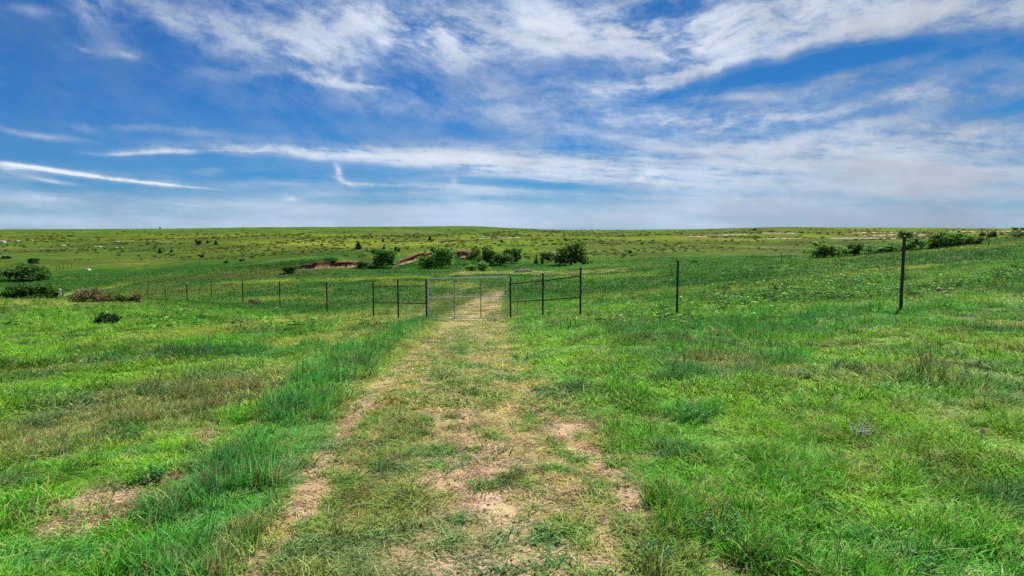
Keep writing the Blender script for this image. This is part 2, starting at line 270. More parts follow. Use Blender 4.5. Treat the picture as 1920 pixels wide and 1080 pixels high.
# polylines (class, strength, softness, [(px, py, half width)])
LINES = [
 ('G', .7, .6, [(955,603,12),(1000,660,26),(1080,735,50),(1180,830,60),(1300,960,80),(1360,1080,90)]),
 ('T', .22, .7, [(1000,660,16),(1090,735,30),(1180,800,30)]),
 ('O', 1.0, .30, [(890,598,64),(880,650,94),(865,700,142),(860,760,190),(850,830,255),(840,920,340),(830,1100,490)]),
 ('P', .45, .6, [(890,598,50),(880,650,70),(865,700,100),(860,760,130)]),
 ('G', .75, .5, [(985,600,18),(1050,660,40),(1130,730,50),(1250,830,70),(1420,960,100),(1560,1100,120)]),
 ('T', .88, .45, [(808,603,10),(765,632,24),(695,668,38),(632,705,44),(585,755,52),(530,830,56),(455,920,66),(375,1030,84),(335,1100,92)]),
 ('Y', .75, .6, [(835,602,16),(805,635,25),(760,680,34),(715,735,40),(668,775,40)]),
 ('Y', .75, .6, [(930,602,18),(945,650,26),(975,700,36),(1000,735,36),(1040,800,26)]),
 ('K', .40, .7, [(770,800,36),(720,890,60),(660,990,70),(600,1100,80)]),
 ('K', .45, .7, [(1180,930,50),(1230,1010,60),(1270,1100,70)]),
 ('K', .35, .7, [(870,640,20),(850,700,40),(880,740,40)]),
 ('P', .75, .5, [(838,604,9),(812,635,13),(765,680,17),(715,735,20),(660,790,20),(600,870,22),(560,960,24)]),
 ('P', .70, .5, [(928,604,9),(943,650,13),(968,700,17),(1000,750,18),(1050,810,20),(1130,880,22),(1200,960,24)]),
 ('P', .55, .6, [(885,640,10),(880,720,16),(895,800,26),(900,900,36),(930,1000,44),(950,1100,50)]),
 ('B', .80, .7, [(700,760,14),(650,790,16),(610,860,18),(585,920,24),(560,960,26)]),
 ('B', .75, .6, [(860,745,14),(885,800,16),(905,850,24),(880,930,28),(950,970,24),(985,1020,16)]),
 ('B', .75, .6, [(1000,745,13),(1030,800,16),(1120,860,22),(1180,930,24),(1215,970,16)]),
 ('B', .55, .7, [(800,900,30),(840,880,22),(905,900,70)]),
 ('P', 1.0, .4, [(862,600,22),(890,585,22),(918,570,15),(936,556,10),(945,540,7),(950,524,4.5)]), ('V', .6, .5, [(815,590,8),(860,565,10),(905,545,8)]),
 ('P', .70, .5, [(850,512,6),(920,511,3),(1000,513,5),(1090,512,4),(1180,506,3)]),
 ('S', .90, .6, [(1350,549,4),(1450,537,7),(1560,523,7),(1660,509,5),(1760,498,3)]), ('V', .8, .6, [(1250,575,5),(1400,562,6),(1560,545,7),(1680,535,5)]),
 ('L', .60, .6, [(1100,582,8),(1300,574,6),(1500,572,12),(1900,560,14)]),
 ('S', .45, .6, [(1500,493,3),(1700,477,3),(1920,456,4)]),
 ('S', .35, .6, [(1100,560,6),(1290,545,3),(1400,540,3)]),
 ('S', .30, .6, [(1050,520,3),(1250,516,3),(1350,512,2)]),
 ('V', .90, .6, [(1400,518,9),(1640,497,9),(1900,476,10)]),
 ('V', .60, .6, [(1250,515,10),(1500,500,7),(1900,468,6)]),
 ('K', .55, .6, [(540,563,14),(700,560,22),(800,560,10)]),
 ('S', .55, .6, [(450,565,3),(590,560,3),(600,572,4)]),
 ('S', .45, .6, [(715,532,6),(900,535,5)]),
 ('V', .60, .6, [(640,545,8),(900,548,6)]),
 ('S', .95, .5, [(190,542,3),(255,526,5),(350,512,2)]), ('S', .8, .5, [(240,556,2),(330,543,3),(420,538,2)]), ('S', .7, .5, [(420,532,2),(600,523,3),(800,521,2)]),  # pale grass streaks, strengthened to paint light onto the valley slopes
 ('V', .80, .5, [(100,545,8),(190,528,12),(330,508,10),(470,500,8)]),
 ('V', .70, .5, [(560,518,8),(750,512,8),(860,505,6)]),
 ('E', .60, .6, [(250,560,8),(420,545,10),(560,535,6)]),
 ('R', .95, .5, [(545,503,3),(580,498,5),(640,494,6),(662,494,6)]),
 ('E', .70, .5, [(480,506,6),(560,503,5)]),
 ('R', .95, .5, [(750,490,3),(775,481,4.5),(800,474,3.5)]),
 ('R', .95, .5, [(850,471,4),(885,470,4)]),
 ('W', .50, .5, [(748,494,1.2),(785,485,1.5),(802,480,1.3)]),
 ('W', .50, .5, [(850,478,2),(885,477,2)]),
 ('W', .35, .5, [(560,501,3),(640,497,3)]),
 ('W', .80, .5, [(895,447.5,.6),(950,446.5,.8),(975,444.5,.9)]),
 ('W', .85, .4, [(1430,437,.6),(1500,437,.7)]),
 ('W', .85, .4, [(1440,447,.5),(1500,446.5,.6)]),
 ('W', .90, .4, [(1560,447,.8),(1680,446.5,1.0)]),
 ('W', .70, .4, [(1600,436,.6),(1720,437,.7)]),
 ('W', .70, .5, [(1620,442,1.0),(1690,440,1.5),(1780,441,1.2)]),
 ('W', .70, .4, [(1780,435,.6),(1920,434,.6)]),
 ('W', .70, .5, [(1290,443,.6),(1320,444,1.0),(1365,440,.8),(1400,439,.4)]),
 ('E', .80, .4, [(415,446,1.5),(445,432,.8)]),
 ('B', .70, .5, [(100,556,4),(160,545,4),(180,540,2)]),
 ('G', .5, .5, [(1000,505,6),(1100,500,4),(1250,490,6),(1400,485,6)]),
]
# ellipses (class, strength, px, py, rx, ry, tilt up to the right)
SPOTS = [
 ('Q',.85, 430,520,170,8,3), ('V',.9, 170,525,70,16,12), ('Q',.6, 330,545,120,5,6), ('V',.7, 640,552,180,7,0), ('Q',.5, 560,478,110,4,3), ('Q',.5, 260,462,200,5,0), ('Q',.45, 480,452,90,3,0), ('Q',.5, 700,490,60,5,-10), ('Q',.5, 1120,476,110,3,0), ('Q',.45, 1380,458,160,4,0), ('Q',.4, 1020,448,120,3,0), ('Q',.5, 1600,456,160,3,0), ('Q',.5,60,470,80,4,0),  # heath and hollows, with shade of folds and gullies put into the colour
 ('V',.85, 340,532,170,8,7), ('E',.85, 480,514,130,7,3), ('V',.7, 640,478,60,7,0), ('V',.8, 155,520,60,16,8), ('E',.7, 260,545,90,6,10), ('V',.5, 420,486,160,7,4), ('S',.6, 640,455,200,6,0), ('V',.5, 1120,486,120,5,0), ('V',.5, 1360,492,200,6,0),  # vegetation bands that also paint the relief shading of valley and hillside
 ('D',.85, 250,780,260,52,14), ('D',.6, 60,830,120,40,10), ('D',.6, 480,730,90,30,18), ('K',.8, 230,812,48,16,0),
 ('G',.6, 60,735,220,18,10), ('K',.75, 150,690,220,12,8), ('T',.55, 480,662,160,13,3), ('K',.6, 330,675,120,10,3),
 ('Y',.6, 330,628,180,9,4), ('Y',.65, 560,600,120,7,4), ('Y',.6, 590,640,120,10,5), ('Y',.6, 700,603,90,8,6), ('E',.6, 690,617,60,5,6),
 ('Y',.5, 150,690,120,6,5), ('L',.7, 300,860,150,30,6), ('L',.7, 690,648,40,10,20), ('L',.5, 100,620,260,20,0), ('L',.5,60,915,120,22,0),
 ('B',.9, 170,945,90,30,14), ('N',1.0, 215,962,90,26,22), ('N',.9, 120,990,70,22,-8), ('B',.9, 265,912,50,14,18), ('N',.8, 60,1000,40,16,0), ('L',.8, 205,930,26,9,20), ('G',.8, 130,968,24,10,-10), ('B',.8, 235,925,50,20,10), ('N',1.0, 392,815,40,28,40), ('B',.6, 30,975,28,16,0), ('B',.9, 130,1000,60,20,0), ('B',.6, 300,900,50,12,10),
 ('B',.85, 538,866,32,9,0), ('B',.75, 415,1030,30,30,30), ('B',.6, 350,1070,50,14,0), ('B',.7,560,940,30,20,20),
 ('L',.75, 1075,660,110,34,0), ('L',.6, 1160,640,50,16,0), ('L',.6,1400,730,200,16,0), ('K',.6, 1320,622,200,22,-2), ('T',.55, 1330,626,170,16,-2), ('T',.6, 1500,605,160,14,0), ('K',.6, 1230,640,80,22,0),
 ('D',.75, 1330,682,110,13,-3), ('D',.5, 1560,700,180,10,0), ('Y',.5, 1120,600,80,6,0), ('Y',.45, 1480,700,60,10,0),
 ('B',.85, 1297,748,26,10,0), ('B',.5, 1215,790,60,14,0), ('B',.55, 1225,855,40,12,0), ('B',.6, 1430,985,22,16,0), ('B',.7, 1350,1070,40,20,0),
 ('B',.4, 1600,890,40,12,0), ('B',.5, 1790,890,22,16,0), ('B',.4, 1630,900,40,10,0), ('B',.5,1445,745,30,8,0),
 ('T',.3, 1500,880,90,50,0), ('T',.7, 1300,780,50,18,0), ('T',.3, 1740,900,60,22,0), ('T',.4, 1800,730,140,34,0), ('T',.35, 1560,1040,200,50,0), ('T',.3, 1820,1000,120,70,0),
 ('Y',.55, 1790,600,50,5,0), ('Y',.55, 1890,612,60,7,0), ('Y',.4, 1740,630,80,6,0), ('L',.5, 1720,640,200,16,0), ('K',.45, 1720,545,260,24,4), ('L',.6,1720,520,260,12,6),
 ('T',.5, 100,1050,160,40,0), ('K',.5, 100,900,150,20,6),
 ('O',.4, 640,880,60,40,30), ('P',.6, 900,822,20,22,0), ('P',.5, 950,965,26,22,0), ('P',.5, 880,1000,60,14,0), ('B',.6, 880,1060,120,22,0), ('B',.5,1090,800,60,14,0),
 ('K',.6, 960,900,40,18,0), ('K',.35, 1060,1000,60,30,0), ('K',.35, 760,960,50,50,0),
 ('R',.3, 1480,470,60,8,0), ('R',.35, 1330,445,70,4,0), ('R',.3, 1680,441,120,4,0),
 ('V',.5, 30,525,90,14,0), ('V',.5,900,500,200,8,0), ('G',.5, 960,462,30,6,0), ('V',.5,1600,470,160,14,0),
]
def cover(x, y, z):
    x = np.asarray(x, float); y = np.asarray(y, float)
    ys = np.maximum(y, .8); u = x / ys; v = (z - CZ) / ys
    px, py = pix_of(u, v)
    scale = np.clip(F / ys, 1, 400)                     # wobble the patch outlines in metres of ground
    wob = np.clip(ys / 40., .25, 4.)
    n1 = fbm(x, y, 1.6 * wob, 4, 11) - .5; n2 = fbm(x, y, 1.6 * wob, 4, 12) - .5
    px = px + n1 * scale * .75 * wob; py = py + n2 * scale * .30 * wob * np.clip((-v) * 1.5, .10, 1)
    a = fbm(x, y, 5, 5, 21); b = fbm(x, y, .9, 3, 22); bb = np.where(ys < 60, .45 * fbm(x, y * .42, .20, 3, 27) + .25 * fbm(x, y * .5, .08, 2, 28) + .30 * fbm(x, y * .4, .6, 3, 29), b); c = fbm(x, y / 2.5, 9, 4, 23)
    sh = x.shape + (1,)
    def lerp(S, k, w): return S * (1 - w[..., None]) + CL[k] * w[..., None]
    S = np.ones(x.shape)[..., None] * CL['G']
    left = smooth(1000, 700, px)
    S = lerp(S, 'L', smooth(.42, .62, a) * .8)
    S = lerp(S, 'Y', smooth(.50, .72, c) * (.25 + .45 * left))
    S = lerp(S, 'K', smooth(.54, .70, fbm(x, y, 3.2, 4, 24)) * .75)
    S = lerp(S, 'T', smooth(.55, .72, fbm(x, y, 2.4, 4, 25)) * .6 * (1 - left))
    S = lerp(S, 'D', smooth(.58, .75, fbm(x, y, 2.0, 4, 26)) * .5)
    # far ground
    st = fbm(x / 4, y, 9, 5, 31)
    mid = smooth(38, 58, y) * (1 - smooth(190, 230, y))
    S = lerp(S, 'G', mid * .6)
    S = lerp(S, 'V', mid * (.30 + .70 * smooth(.38, .56, st)))
    S = lerp(S, 'S', mid * smooth(.60, .80, fbm(x / 3, y, 6, 4, 32)) * .45)
    far = smooth(175, 225, y)
    S = lerp(S, 'H', far)
    S = lerp(S, 'E', far * smooth(.40, .60, fbm(x / 2, y, 40, 5, 33)) * .9)
    S = lerp(S, 'E', far * smooth(900, 300, px) * smooth(440, 446, py) * .6)
    S = lerp(S, 'G', far * smooth(.52, .64, fbm(x / 2, y, 60, 4, 34)) * .4)
    S = lerp(S, 'G', far * smooth(441, 436, py) * smooth(1500, 900, px) * .6)
    S = lerp(S, 'G', far * smooth(462, 474, py) * .35)
    S = lerp(S, 'Y', far * smooth(.60, .75, fbm(x / 3, y, 25, 4, 35)) * .35)
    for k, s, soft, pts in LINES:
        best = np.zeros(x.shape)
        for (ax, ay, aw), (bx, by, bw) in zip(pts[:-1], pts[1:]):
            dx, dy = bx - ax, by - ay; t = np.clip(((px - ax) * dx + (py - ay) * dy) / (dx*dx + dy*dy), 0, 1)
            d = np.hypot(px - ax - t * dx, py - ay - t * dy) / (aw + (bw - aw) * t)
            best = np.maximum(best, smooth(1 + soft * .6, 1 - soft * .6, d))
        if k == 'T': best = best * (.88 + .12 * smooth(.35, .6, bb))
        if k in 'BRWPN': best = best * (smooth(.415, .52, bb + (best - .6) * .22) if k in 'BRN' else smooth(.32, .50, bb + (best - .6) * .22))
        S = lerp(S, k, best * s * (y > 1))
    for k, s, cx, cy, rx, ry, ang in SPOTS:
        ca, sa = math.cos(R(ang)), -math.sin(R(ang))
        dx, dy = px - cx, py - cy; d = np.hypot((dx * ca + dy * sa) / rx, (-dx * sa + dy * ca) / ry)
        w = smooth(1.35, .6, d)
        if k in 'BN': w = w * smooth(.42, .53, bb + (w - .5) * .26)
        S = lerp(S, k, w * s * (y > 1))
    return S

# ------------------------------------------------------------------ helpers
def tag(o, label=None, cat=None, group=None, kind=None):
    if label: o['label'] = label
    if cat: o['category'] = cat
    if group: o['group'] = group
    if kind: o['kind'] = kind
    return o
def link(name, me, mat=None, parent=None):
    o = bpy.data.objects.new(name, me); col.objects.link(o)
    if mat is not None and len(me.materials) == 0: me.materials.append(mat)
    if parent is not None: o.parent = parent
    return o
def empty(name, loc, rz=0.0):
    o = bpy.data.objects.new(name, None); col.objects.link(o); o.location = loc; o.rotation_euler = (0, 0, rz)
    o.empty_display_size = .3
    return o
def np_mesh(name, V, Fq, n=4, smooth_=False):
    me = bpy.data.meshes.new(name); V = np.asarray(V, np.float32); Fq = np.asarray(Fq, np.int32)
    me.vertices.add(len(V)); me.vertices.foreach_set('co', V.ravel())
    nf = len(Fq); me.loops.add(nf * n); me.loops.foreach_set('vertex_index', Fq.ravel())
    me.polygons.add(nf); me.polygons.foreach_set('loop_start', np.arange(nf, dtype=np.int32) * n)
    me.polygons.foreach_set('loop_total', np.full(nf, n, np.int32))
    if smooth_: me.polygons.foreach_set('use_smooth', np.ones(nf, bool))
    me.update(); me.validate()
    return me
def fattr(me, name, data, typ='FLOAT', dom='POINT'):
    a = me.attributes.new(name, typ, dom)
    a.data.foreach_set({'FLOAT': 'value', 'INT': 'value', 'FLOAT_VECTOR': 'vector', 'FLOAT_COLOR': 'color'}[typ], np.asarray(data, np.int32 if typ == 'INT' else np.float32).ravel())
class MB:                       # collects tubes and boxes into one mesh
    def __init__(s): s.v = []; s.f = []
    def tube(s, a, b, r, r2=None, n=10, caps=True):
        a = np.array(a, float); b = np.array(b, float); d = b - a; L = np.linalg.norm(d); d /= L
        up = np.array([0, 0, 1.]) if abs(d[2]) < .9 else np.array([1., 0, 0])
        p = np.cross(d, up); p /= np.linalg.norm(p); q = np.cross(d, p); k = len(s.v); r2 = r if r2 is None else r2
        for c, rr in ((a, r), (b, r2)):
            for i in range(n):
                t = 2 * math.pi * i / n; s.v.append(tuple(c + rr * (math.cos(t) * p + math.sin(t) * q)))
        for i in range(n): s.f.append((k + i, k + (i+1) % n, k + n + (i+1) % n, k + n + i))
        if caps: s.f.append(tuple(k + i for i in range(n))[::-1]); s.f.append(tuple(k + n + i for i in range(n)))
    def box(s, c, e):
        k = len(s.v); c = np.array(c, float)
        for i in range(8): s.v.append(tuple(c + np.array([(i & 1) - .5, (i >> 1 & 1) - .5, (i >> 2 & 1) - .5]) * e))
        for f in ((0,2,3,1),(4,5,7,6),(0,1,5,4),(2,6,7,3),(0,4,6,2),(1,3,7,5)): s.f.append(tuple(k + i for i in f))
    def dome(s, c, r, n=10):
        k = len(s.v); c = np.array(c, float)
        for j, (rr, zz) in enumerate(((1, 0), (.8, .35), (.4, .55))):
            for i in range(n):
                t = 2 * math.pi * i / n; s.v.append(tuple(c + np.array([math.cos(t) * r * rr, math.sin(t) * r * rr, zz * r])))
        for j in range(2):
            for i in range(n): s.f.append((k + j*n + i, k + j*n + (i+1) % n, k + (j+1)*n + (i+1) % n, k + (j+1)*n + i))
        s.f.append(tuple(k + 2*n + i for i in range(n)))
    def build(s, name, mat, parent=None):
        me = bpy.data.meshes.new(name); me.from_pydata(s.v, [], s.f); me.update()
        return link(name, me, mat, parent)

def new_mat(name):
    m = bpy.data.materials.new(name); m.use_nodes = True; nt = m.node_tree; nt.nodes.clear(); return m, nt
def grass_mat(name, transl=.40, insta=True, rough=.5, vary=(.50, 1.55)):
    m, nt = new_mat(name); L = nt.links.new; N = nt.nodes.new
    at = N('ShaderNodeAttribute'); at.attribute_type = 'INSTANCER' if insta else 'GEOMETRY'; at.attribute_name = 'tint'
    bv = N('ShaderNodeAttribute'); bv.attribute_name = 'bvar'
    mr = N('ShaderNodeMapRange'); L(bv.outputs['Fac'], mr.inputs[0]); mr.inputs[3].default_value = vary[0]; mr.inputs[4].default_value = vary[1]
    mul = N('ShaderNodeMix'); mul.data_type = 'RGBA'; mul.blend_type = 'MULTIPLY'; mul.inputs[0].default_value = 1
    L(at.outputs['Color'], mul.inputs[6]); L(mr.outputs[0], mul.inputs[7])
    # some blades have gone straw coloured
    st = N('ShaderNodeMapRange'); L(bv.outputs['Fac'], st.inputs[0]); st.inputs[1].default_value = .84; st.inputs[2].default_value = .97; st.inputs[4].default_value = .62
    mx = N('ShaderNodeMix'); mx.data_type = 'RGBA'; L(st.outputs[0], mx.inputs[0]); L(mul.outputs[2], mx.inputs[6]); mx.inputs[7].default_value = (.56, .58, .26, 1)
    d = N('ShaderNodeBsdfPrincipled'); L(mx.outputs[2], d.inputs['Base Color']); d.inputs['Roughness'].default_value = rough; d.inputs['Specular IOR Level'].default_value = .06
    t = N('ShaderNodeBsdfTranslucent'); L(mx.outputs[2], t.inputs[0])
    s = N('ShaderNodeMixShader'); s.inputs[0].default_value = transl; L(d.outputs[0], s.inputs[1]); L(t.outputs[0], s.inputs[2])
    o = N('ShaderNodeOutputMaterial'); L(s.outputs[0], o.inputs[0])
    return m
def noise_mat(name, c1, c2, scale=8., rough=.7, metal=0., bump=.0, det=5, thr=(.35, .65)):
    m, nt = new_mat(name); L = nt.links.new; N = nt.nodes.new
    tc = N('ShaderNodeTexCoord'); n = N('ShaderNodeTexNoise'); n.inputs['Scale'].default_value = scale; n.inputs['Detail'].default_value = det
    L(tc.outputs['Object'], n.inputs['Vector'])
    mr = N('ShaderNodeMapRange'); L(n.outputs[0], mr.inputs[0]); mr.inputs[1].default_value = thr[0]; mr.inputs[2].default_value = thr[1]
    mx = N('ShaderNodeMix'); mx.data_type = 'RGBA'; L(mr.outputs[0], mx.inputs[0]); mx.inputs[6].default_value = (*c1, 1); mx.inputs[7].default_value = (*c2, 1)
    b = N('ShaderNodeBsdfPrincipled'); L(mx.outputs[2], b.inputs['Base Color']); b.inputs['Roughness'].default_value = rough; b.inputs['Metallic'].default_value = metal
    if bump:
        bp = N('ShaderNodeBump'); bp.inputs['Strength'].default_value = bump; bp.inputs['Distance'].default_value = .05; L(n.outputs[0], bp.inputs['Height']); L(bp.outputs[0], b.inputs['Normal'])
    o = N('ShaderNodeOutputMaterial'); L(b.outputs[0], o.inputs[0])
    return m
def leaf_mat(name, c, transl=.25, vary=(.5, 1.5)):
    m, nt = new_mat(name); L = nt.links.new; N = nt.nodes.new
    bv = N('ShaderNodeAttribute'); bv.attribute_name = 'bvar'
    mr = N('ShaderNodeMapRange'); L(bv.outputs['Fac'], mr.inputs[0]); mr.inputs[3].default_value = vary[0]; mr.inputs[4].default_value = vary[1]
    mul = N('ShaderNodeMix'); mul.data_type = 'RGBA'; mul.blend_type = 'MULTIPLY'; mul.inputs[0].default_value = 1
    mul.inputs[6].default_value = (*c, 1); L(mr.outputs[0], mul.inputs[7])
    d = N('ShaderNodeBsdfPrincipled'); L(mul.outputs[2], d.inputs['Base Color']); d.inputs['Roughness'].default_value = .6; d.inputs['Specular IOR Level'].default_value = .2
    t = N('ShaderNodeBsdfTranslucent'); L(mul.outputs[2], t.inputs[0])
    s = N('ShaderNodeMixShader'); s.inputs[0].default_value = transl; L(d.outputs[0], s.inputs[1]); L(t.outputs[0], s.inputs[2])
    o = N('ShaderNodeOutputMaterial'); L(s.outputs[0], o.inputs[0])
    return m

# ------------------------------------------------------------------ ground sheet
def build_ground():
    th_f = np.linspace(-R(54), R(54), 760)              # bearing from straight ahead
    th_b = np.linspace(R(54), R(306), 64)[1:-1]
    th = np.concatenate([th_f, th_b])
    r = np.concatenate([[.4, .9, 1.5], np.exp(np.linspace(math.log(2.0), math.log(1300), 900)), [1500, 2000, 3000, 4500, 8000, 16000, 30000]])
    TH, RR = np.meshgrid(th, r)
    x = np.sin(TH) * RR; y = np.cos(TH) * RR
    z = height(x, y)
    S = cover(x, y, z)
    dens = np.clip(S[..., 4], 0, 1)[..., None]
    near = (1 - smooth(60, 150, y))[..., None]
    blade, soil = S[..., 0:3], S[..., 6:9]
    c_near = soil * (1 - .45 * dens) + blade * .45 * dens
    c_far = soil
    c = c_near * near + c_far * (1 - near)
    V = np.stack([x, y, z], -1).reshape(-1, 3); nt_, nr = len(th), len(r)
    i = np.arange(nt_); j = np.arange(nr - 1); I, J = np.meshgrid(i, j); I2 = (I + 1) % nt_
    Fq = np.stack([J * nt_ + I, J * nt_ + I2, (J + 1) * nt_ + I2, (J + 1) * nt_ + I], -1).reshape(-1, 4)[:, ::-1]
    me = np_mesh('ground', V, Fq, 4, True)
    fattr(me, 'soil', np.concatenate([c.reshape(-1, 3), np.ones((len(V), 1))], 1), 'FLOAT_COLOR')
    m, nt = new_mat('pasture_soil'); L = nt.links.new; N = nt.nodes.new
    at = N('ShaderNodeAttribute'); at.attribute_name = 'soil'
    ge = N('ShaderNodeNewGeometry')
    def noi(s, sc_, det=5, ro=.6):
        mp = N('ShaderNodeMapping'); L(ge.outputs['Position'], mp.inputs[0]); mp.inputs[3].default_value = sc_
        n = N('ShaderNodeTexNoise'); L(mp.outputs[0], n.inputs['Vector']); n.inputs['Scale'].default_value = s; n.inputs['Detail'].default_value = det; n.inputs['Roughness'].default_value = ro
        return n.outputs[0]
    def mr(x, a, b, lo, hi):
        n = N('ShaderNodeMapRange'); L(x, n.inputs[0]); n.inputs[1].default_value = a; n.inputs[2].default_value = b; n.inputs[3].default_value = lo; n.inputs[4].default_value = hi; return n.outputs[0]
    def mul(a, b):
        n = N('ShaderNodeMath'); n.operation = 'MULTIPLY'; L(a, n.inputs[0]); L(b, n.inputs[1]); return n.outputs[0]
    fine = noi(22, (1, 1, 1), 6, .7); big = noi(.35, (1, .6, 1), 6, .7); tus = noi(.9, (.6, .35, 1), 4, .75)
    wide = noi(.05, (.8, .5, 1), 5, .65)
    k = mul(mr(wide, .3, .7, .72, 1.28), mul(mr(fine, .3, .7, .72, 1.25), mul(mr(big, .3, .7, .78, 1.2), mr(tus, .3, .7, .66, 1.36))))
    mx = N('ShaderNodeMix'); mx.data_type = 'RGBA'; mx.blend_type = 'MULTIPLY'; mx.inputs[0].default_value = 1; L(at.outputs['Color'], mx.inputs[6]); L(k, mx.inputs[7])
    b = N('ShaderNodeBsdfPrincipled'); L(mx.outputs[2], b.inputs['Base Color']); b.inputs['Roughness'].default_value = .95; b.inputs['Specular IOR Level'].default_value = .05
    bp = N('ShaderNodeBump'); bp.inputs['Strength'].default_value = .7; bp.inputs['Distance'].default_value = .03; L(fine, bp.inputs['Height'])
    bp2 = N('ShaderNodeBump'); bp2.inputs['Strength'].default_value = .8; bp2.inputs['Distance'].default_value = .5; L(tus, bp2.inputs['Height']); L(bp.outputs[0], bp2.inputs['Normal'])
    L(bp2.outputs[0], b.inputs['Normal'])
    o = N('ShaderNodeOutputMaterial'); L(b.outputs[0], o.inputs[0])
    g = link('ground', me, m); g['kind'] = 'structure'
build_ground()

# ------------------------------------------------------------------ clump meshes and the scatter
def blades(rng, n, rad, hmin, hmax, wid, lean, bend, nseg=3, wind=(0, 0), lat=1.0):
    # lat: how many metres of reach one unit of height gives (the clump is stretched in z only)
    a = rng.rand(n) * 2 * np.pi; r = rad * np.sqrt(rng.rand(n)); bx = r * np.cos(a); by = r * np.sin(a)
    az = rng.rand(n) * 2 * np.pi; h = hmin + (hmax - hmin) * rng.rand(n) ** 1.3
    ln = lean * (.3 + rng.rand(n)); bd = bend * (.3 + rng.rand(n)); w = wid * (.6 + .8 * rng.rand(n))
    face = az + np.pi / 2 + rng.randn(n) * .6
    rowsV = []
    for k in range(nseg + 1):
        t = k / nseg; off = (ln * t + bd * t * t) * h * lat
        cx = bx + np.cos(az) * off + wind[0] * h * t * t * lat; cy = by + np.sin(az) * off + wind[1] * h * t * t * lat
        cz = h * (t - .30 * (ln + bd) * t * t) - .015 * (k == 0)
        hw = w * (1 - t ** 1.6) * .5 + w * .06
        rowsV.append(np.stack([cx - np.cos(face) * hw, cy - np.sin(face) * hw, cz], -1)); rowsV.append(np.stack([cx + np.cos(face) * hw, cy + np.sin(face) * hw, cz], -1))
    V = np.stack(rowsV, 1).reshape(-1, 3); m = 2 * (nseg + 1)
    q = np.array([[2*k, 2*k+1, 2*k+3, 2*k+2] for k in range(nseg)])
    Fq = (np.arange(n)[:, None, None] * m + q[None]).reshape(-1, 4)
    bv = np.repeat(rng.rand(n), m)
    return V, Fq, bv
def leaves(rng, n, rad, h, size):
    a = rng.rand(n) * 2 * np.pi; r = rad * np.sqrt(rng.rand(n)); c = np.stack([r * np.cos(a), r * np.sin(a), h * (.1 + .9 * rng.rand(n)) * (1 - .4 * (r / rad) ** 2)], -1)
    d1 = rng.randn(n, 3); d1[:, 2] = np.abs(d1[:, 2]) * .6; d1 /= np.linalg.norm(d1, axis=1)[:, None]
    d2 = np.cross(d1, rng.randn(n, 3)); d2 /= np.linalg.norm(d2, axis=1)[:, None]
    s = (size * (.5 + rng.rand(n)))[:, None]
    V = np.stack([c, c + d1 * s * .5 + d2 * s * .28, c + d1 * s, c + d1 * s * .5 - d2 * s * .28], 1).reshape(-1, 3)
    Fq = np.arange(n * 4).reshape(-1, 4)
    return V, Fq, np.repeat(rng.rand(n), 4)
def merge(parts):
    V = []; Fq = []; B = []; k = 0
    for v, f, b in parts: V.append(v); Fq.append(f + k); B.append(b); k += len(v)
    return np.concatenate(V), np.concatenate(Fq), np.concatenate(B)
def clump_collection(name, specs, mat):
    c = bpy.data.collections.new(name)
    for i, parts in enumerate(specs):
        V, Fq, B = merge(parts)
        me = np_mesh('%s_%02d' % (name, i), V, Fq); fattr(me, 'bvar', B); me.materials.append(mat)
        o = bpy.data.objects.new('%s_%02d' % (name, i), me); c.objects.link(o)
    return c
def scatter_nodes(coll):
    ng = bpy.data.node_groups.new('scatter_' + coll.name, 'GeometryNodeTree')
    ng.interface.new_socket('Geometry', in_out='INPUT', socket_type='NodeSocketGeometry'); ng.interface.new_socket('Geometry', in_out='OUTPUT', socket_type='NodeSocketGeometry')
    N = ng.nodes.new; L = ng.links.new
    gi = N('NodeGroupInput'); go = N('NodeGroupOutput'); ip = N('GeometryNodeInstanceOnPoints'); ci = N('GeometryNodeCollectionInfo')
    ci.inputs['Collection'].default_value = coll; ci.inputs['Separate Children'].default_value = True; ci.inputs['Reset Children'].default_value = True
    def na(n, t):
        a = N('GeometryNodeInputNamedAttribute'); a.data_type = t; a.inputs[0].default_value = n; return a.outputs[0]
    L(gi.outputs[0], ip.inputs['Points']); L(ci.outputs[0], ip.inputs['Instance']); ip.inputs['Pick Instance'].default_value = True
    L(na('pick', 'INT'), ip.inputs['Instance Index']); L(na('rot', 'FLOAT_VECTOR'), ip.inputs['Rotation']); L(na('scl', 'FLOAT_VECTOR'), ip.inputs['Scale'])
    L(ip.outputs[0], go.inputs[0])
    return ng
def scatter(name, P, pick, rot, scl, tint, coll, label, cat):
    me = bpy.data.meshes.new(name); me.vertices.add(len(P)); me.vertices.foreach_set('co', np.asarray(P, np.float32).ravel())
    fattr(me, 'pick', pick, 'INT'); fattr(me, 'rot', rot, 'FLOAT_VECTOR'); fattr(me, 'scl', scl, 'FLOAT_VECTOR'); fattr(me, 'tint', tint, 'FLOAT_VECTOR')
    o = link(name, me); md = o.modifiers.new('scatter', 'NODES'); md.node_group = scatter_nodes(coll)
    return tag(o, label, cat, None, 'stuff')

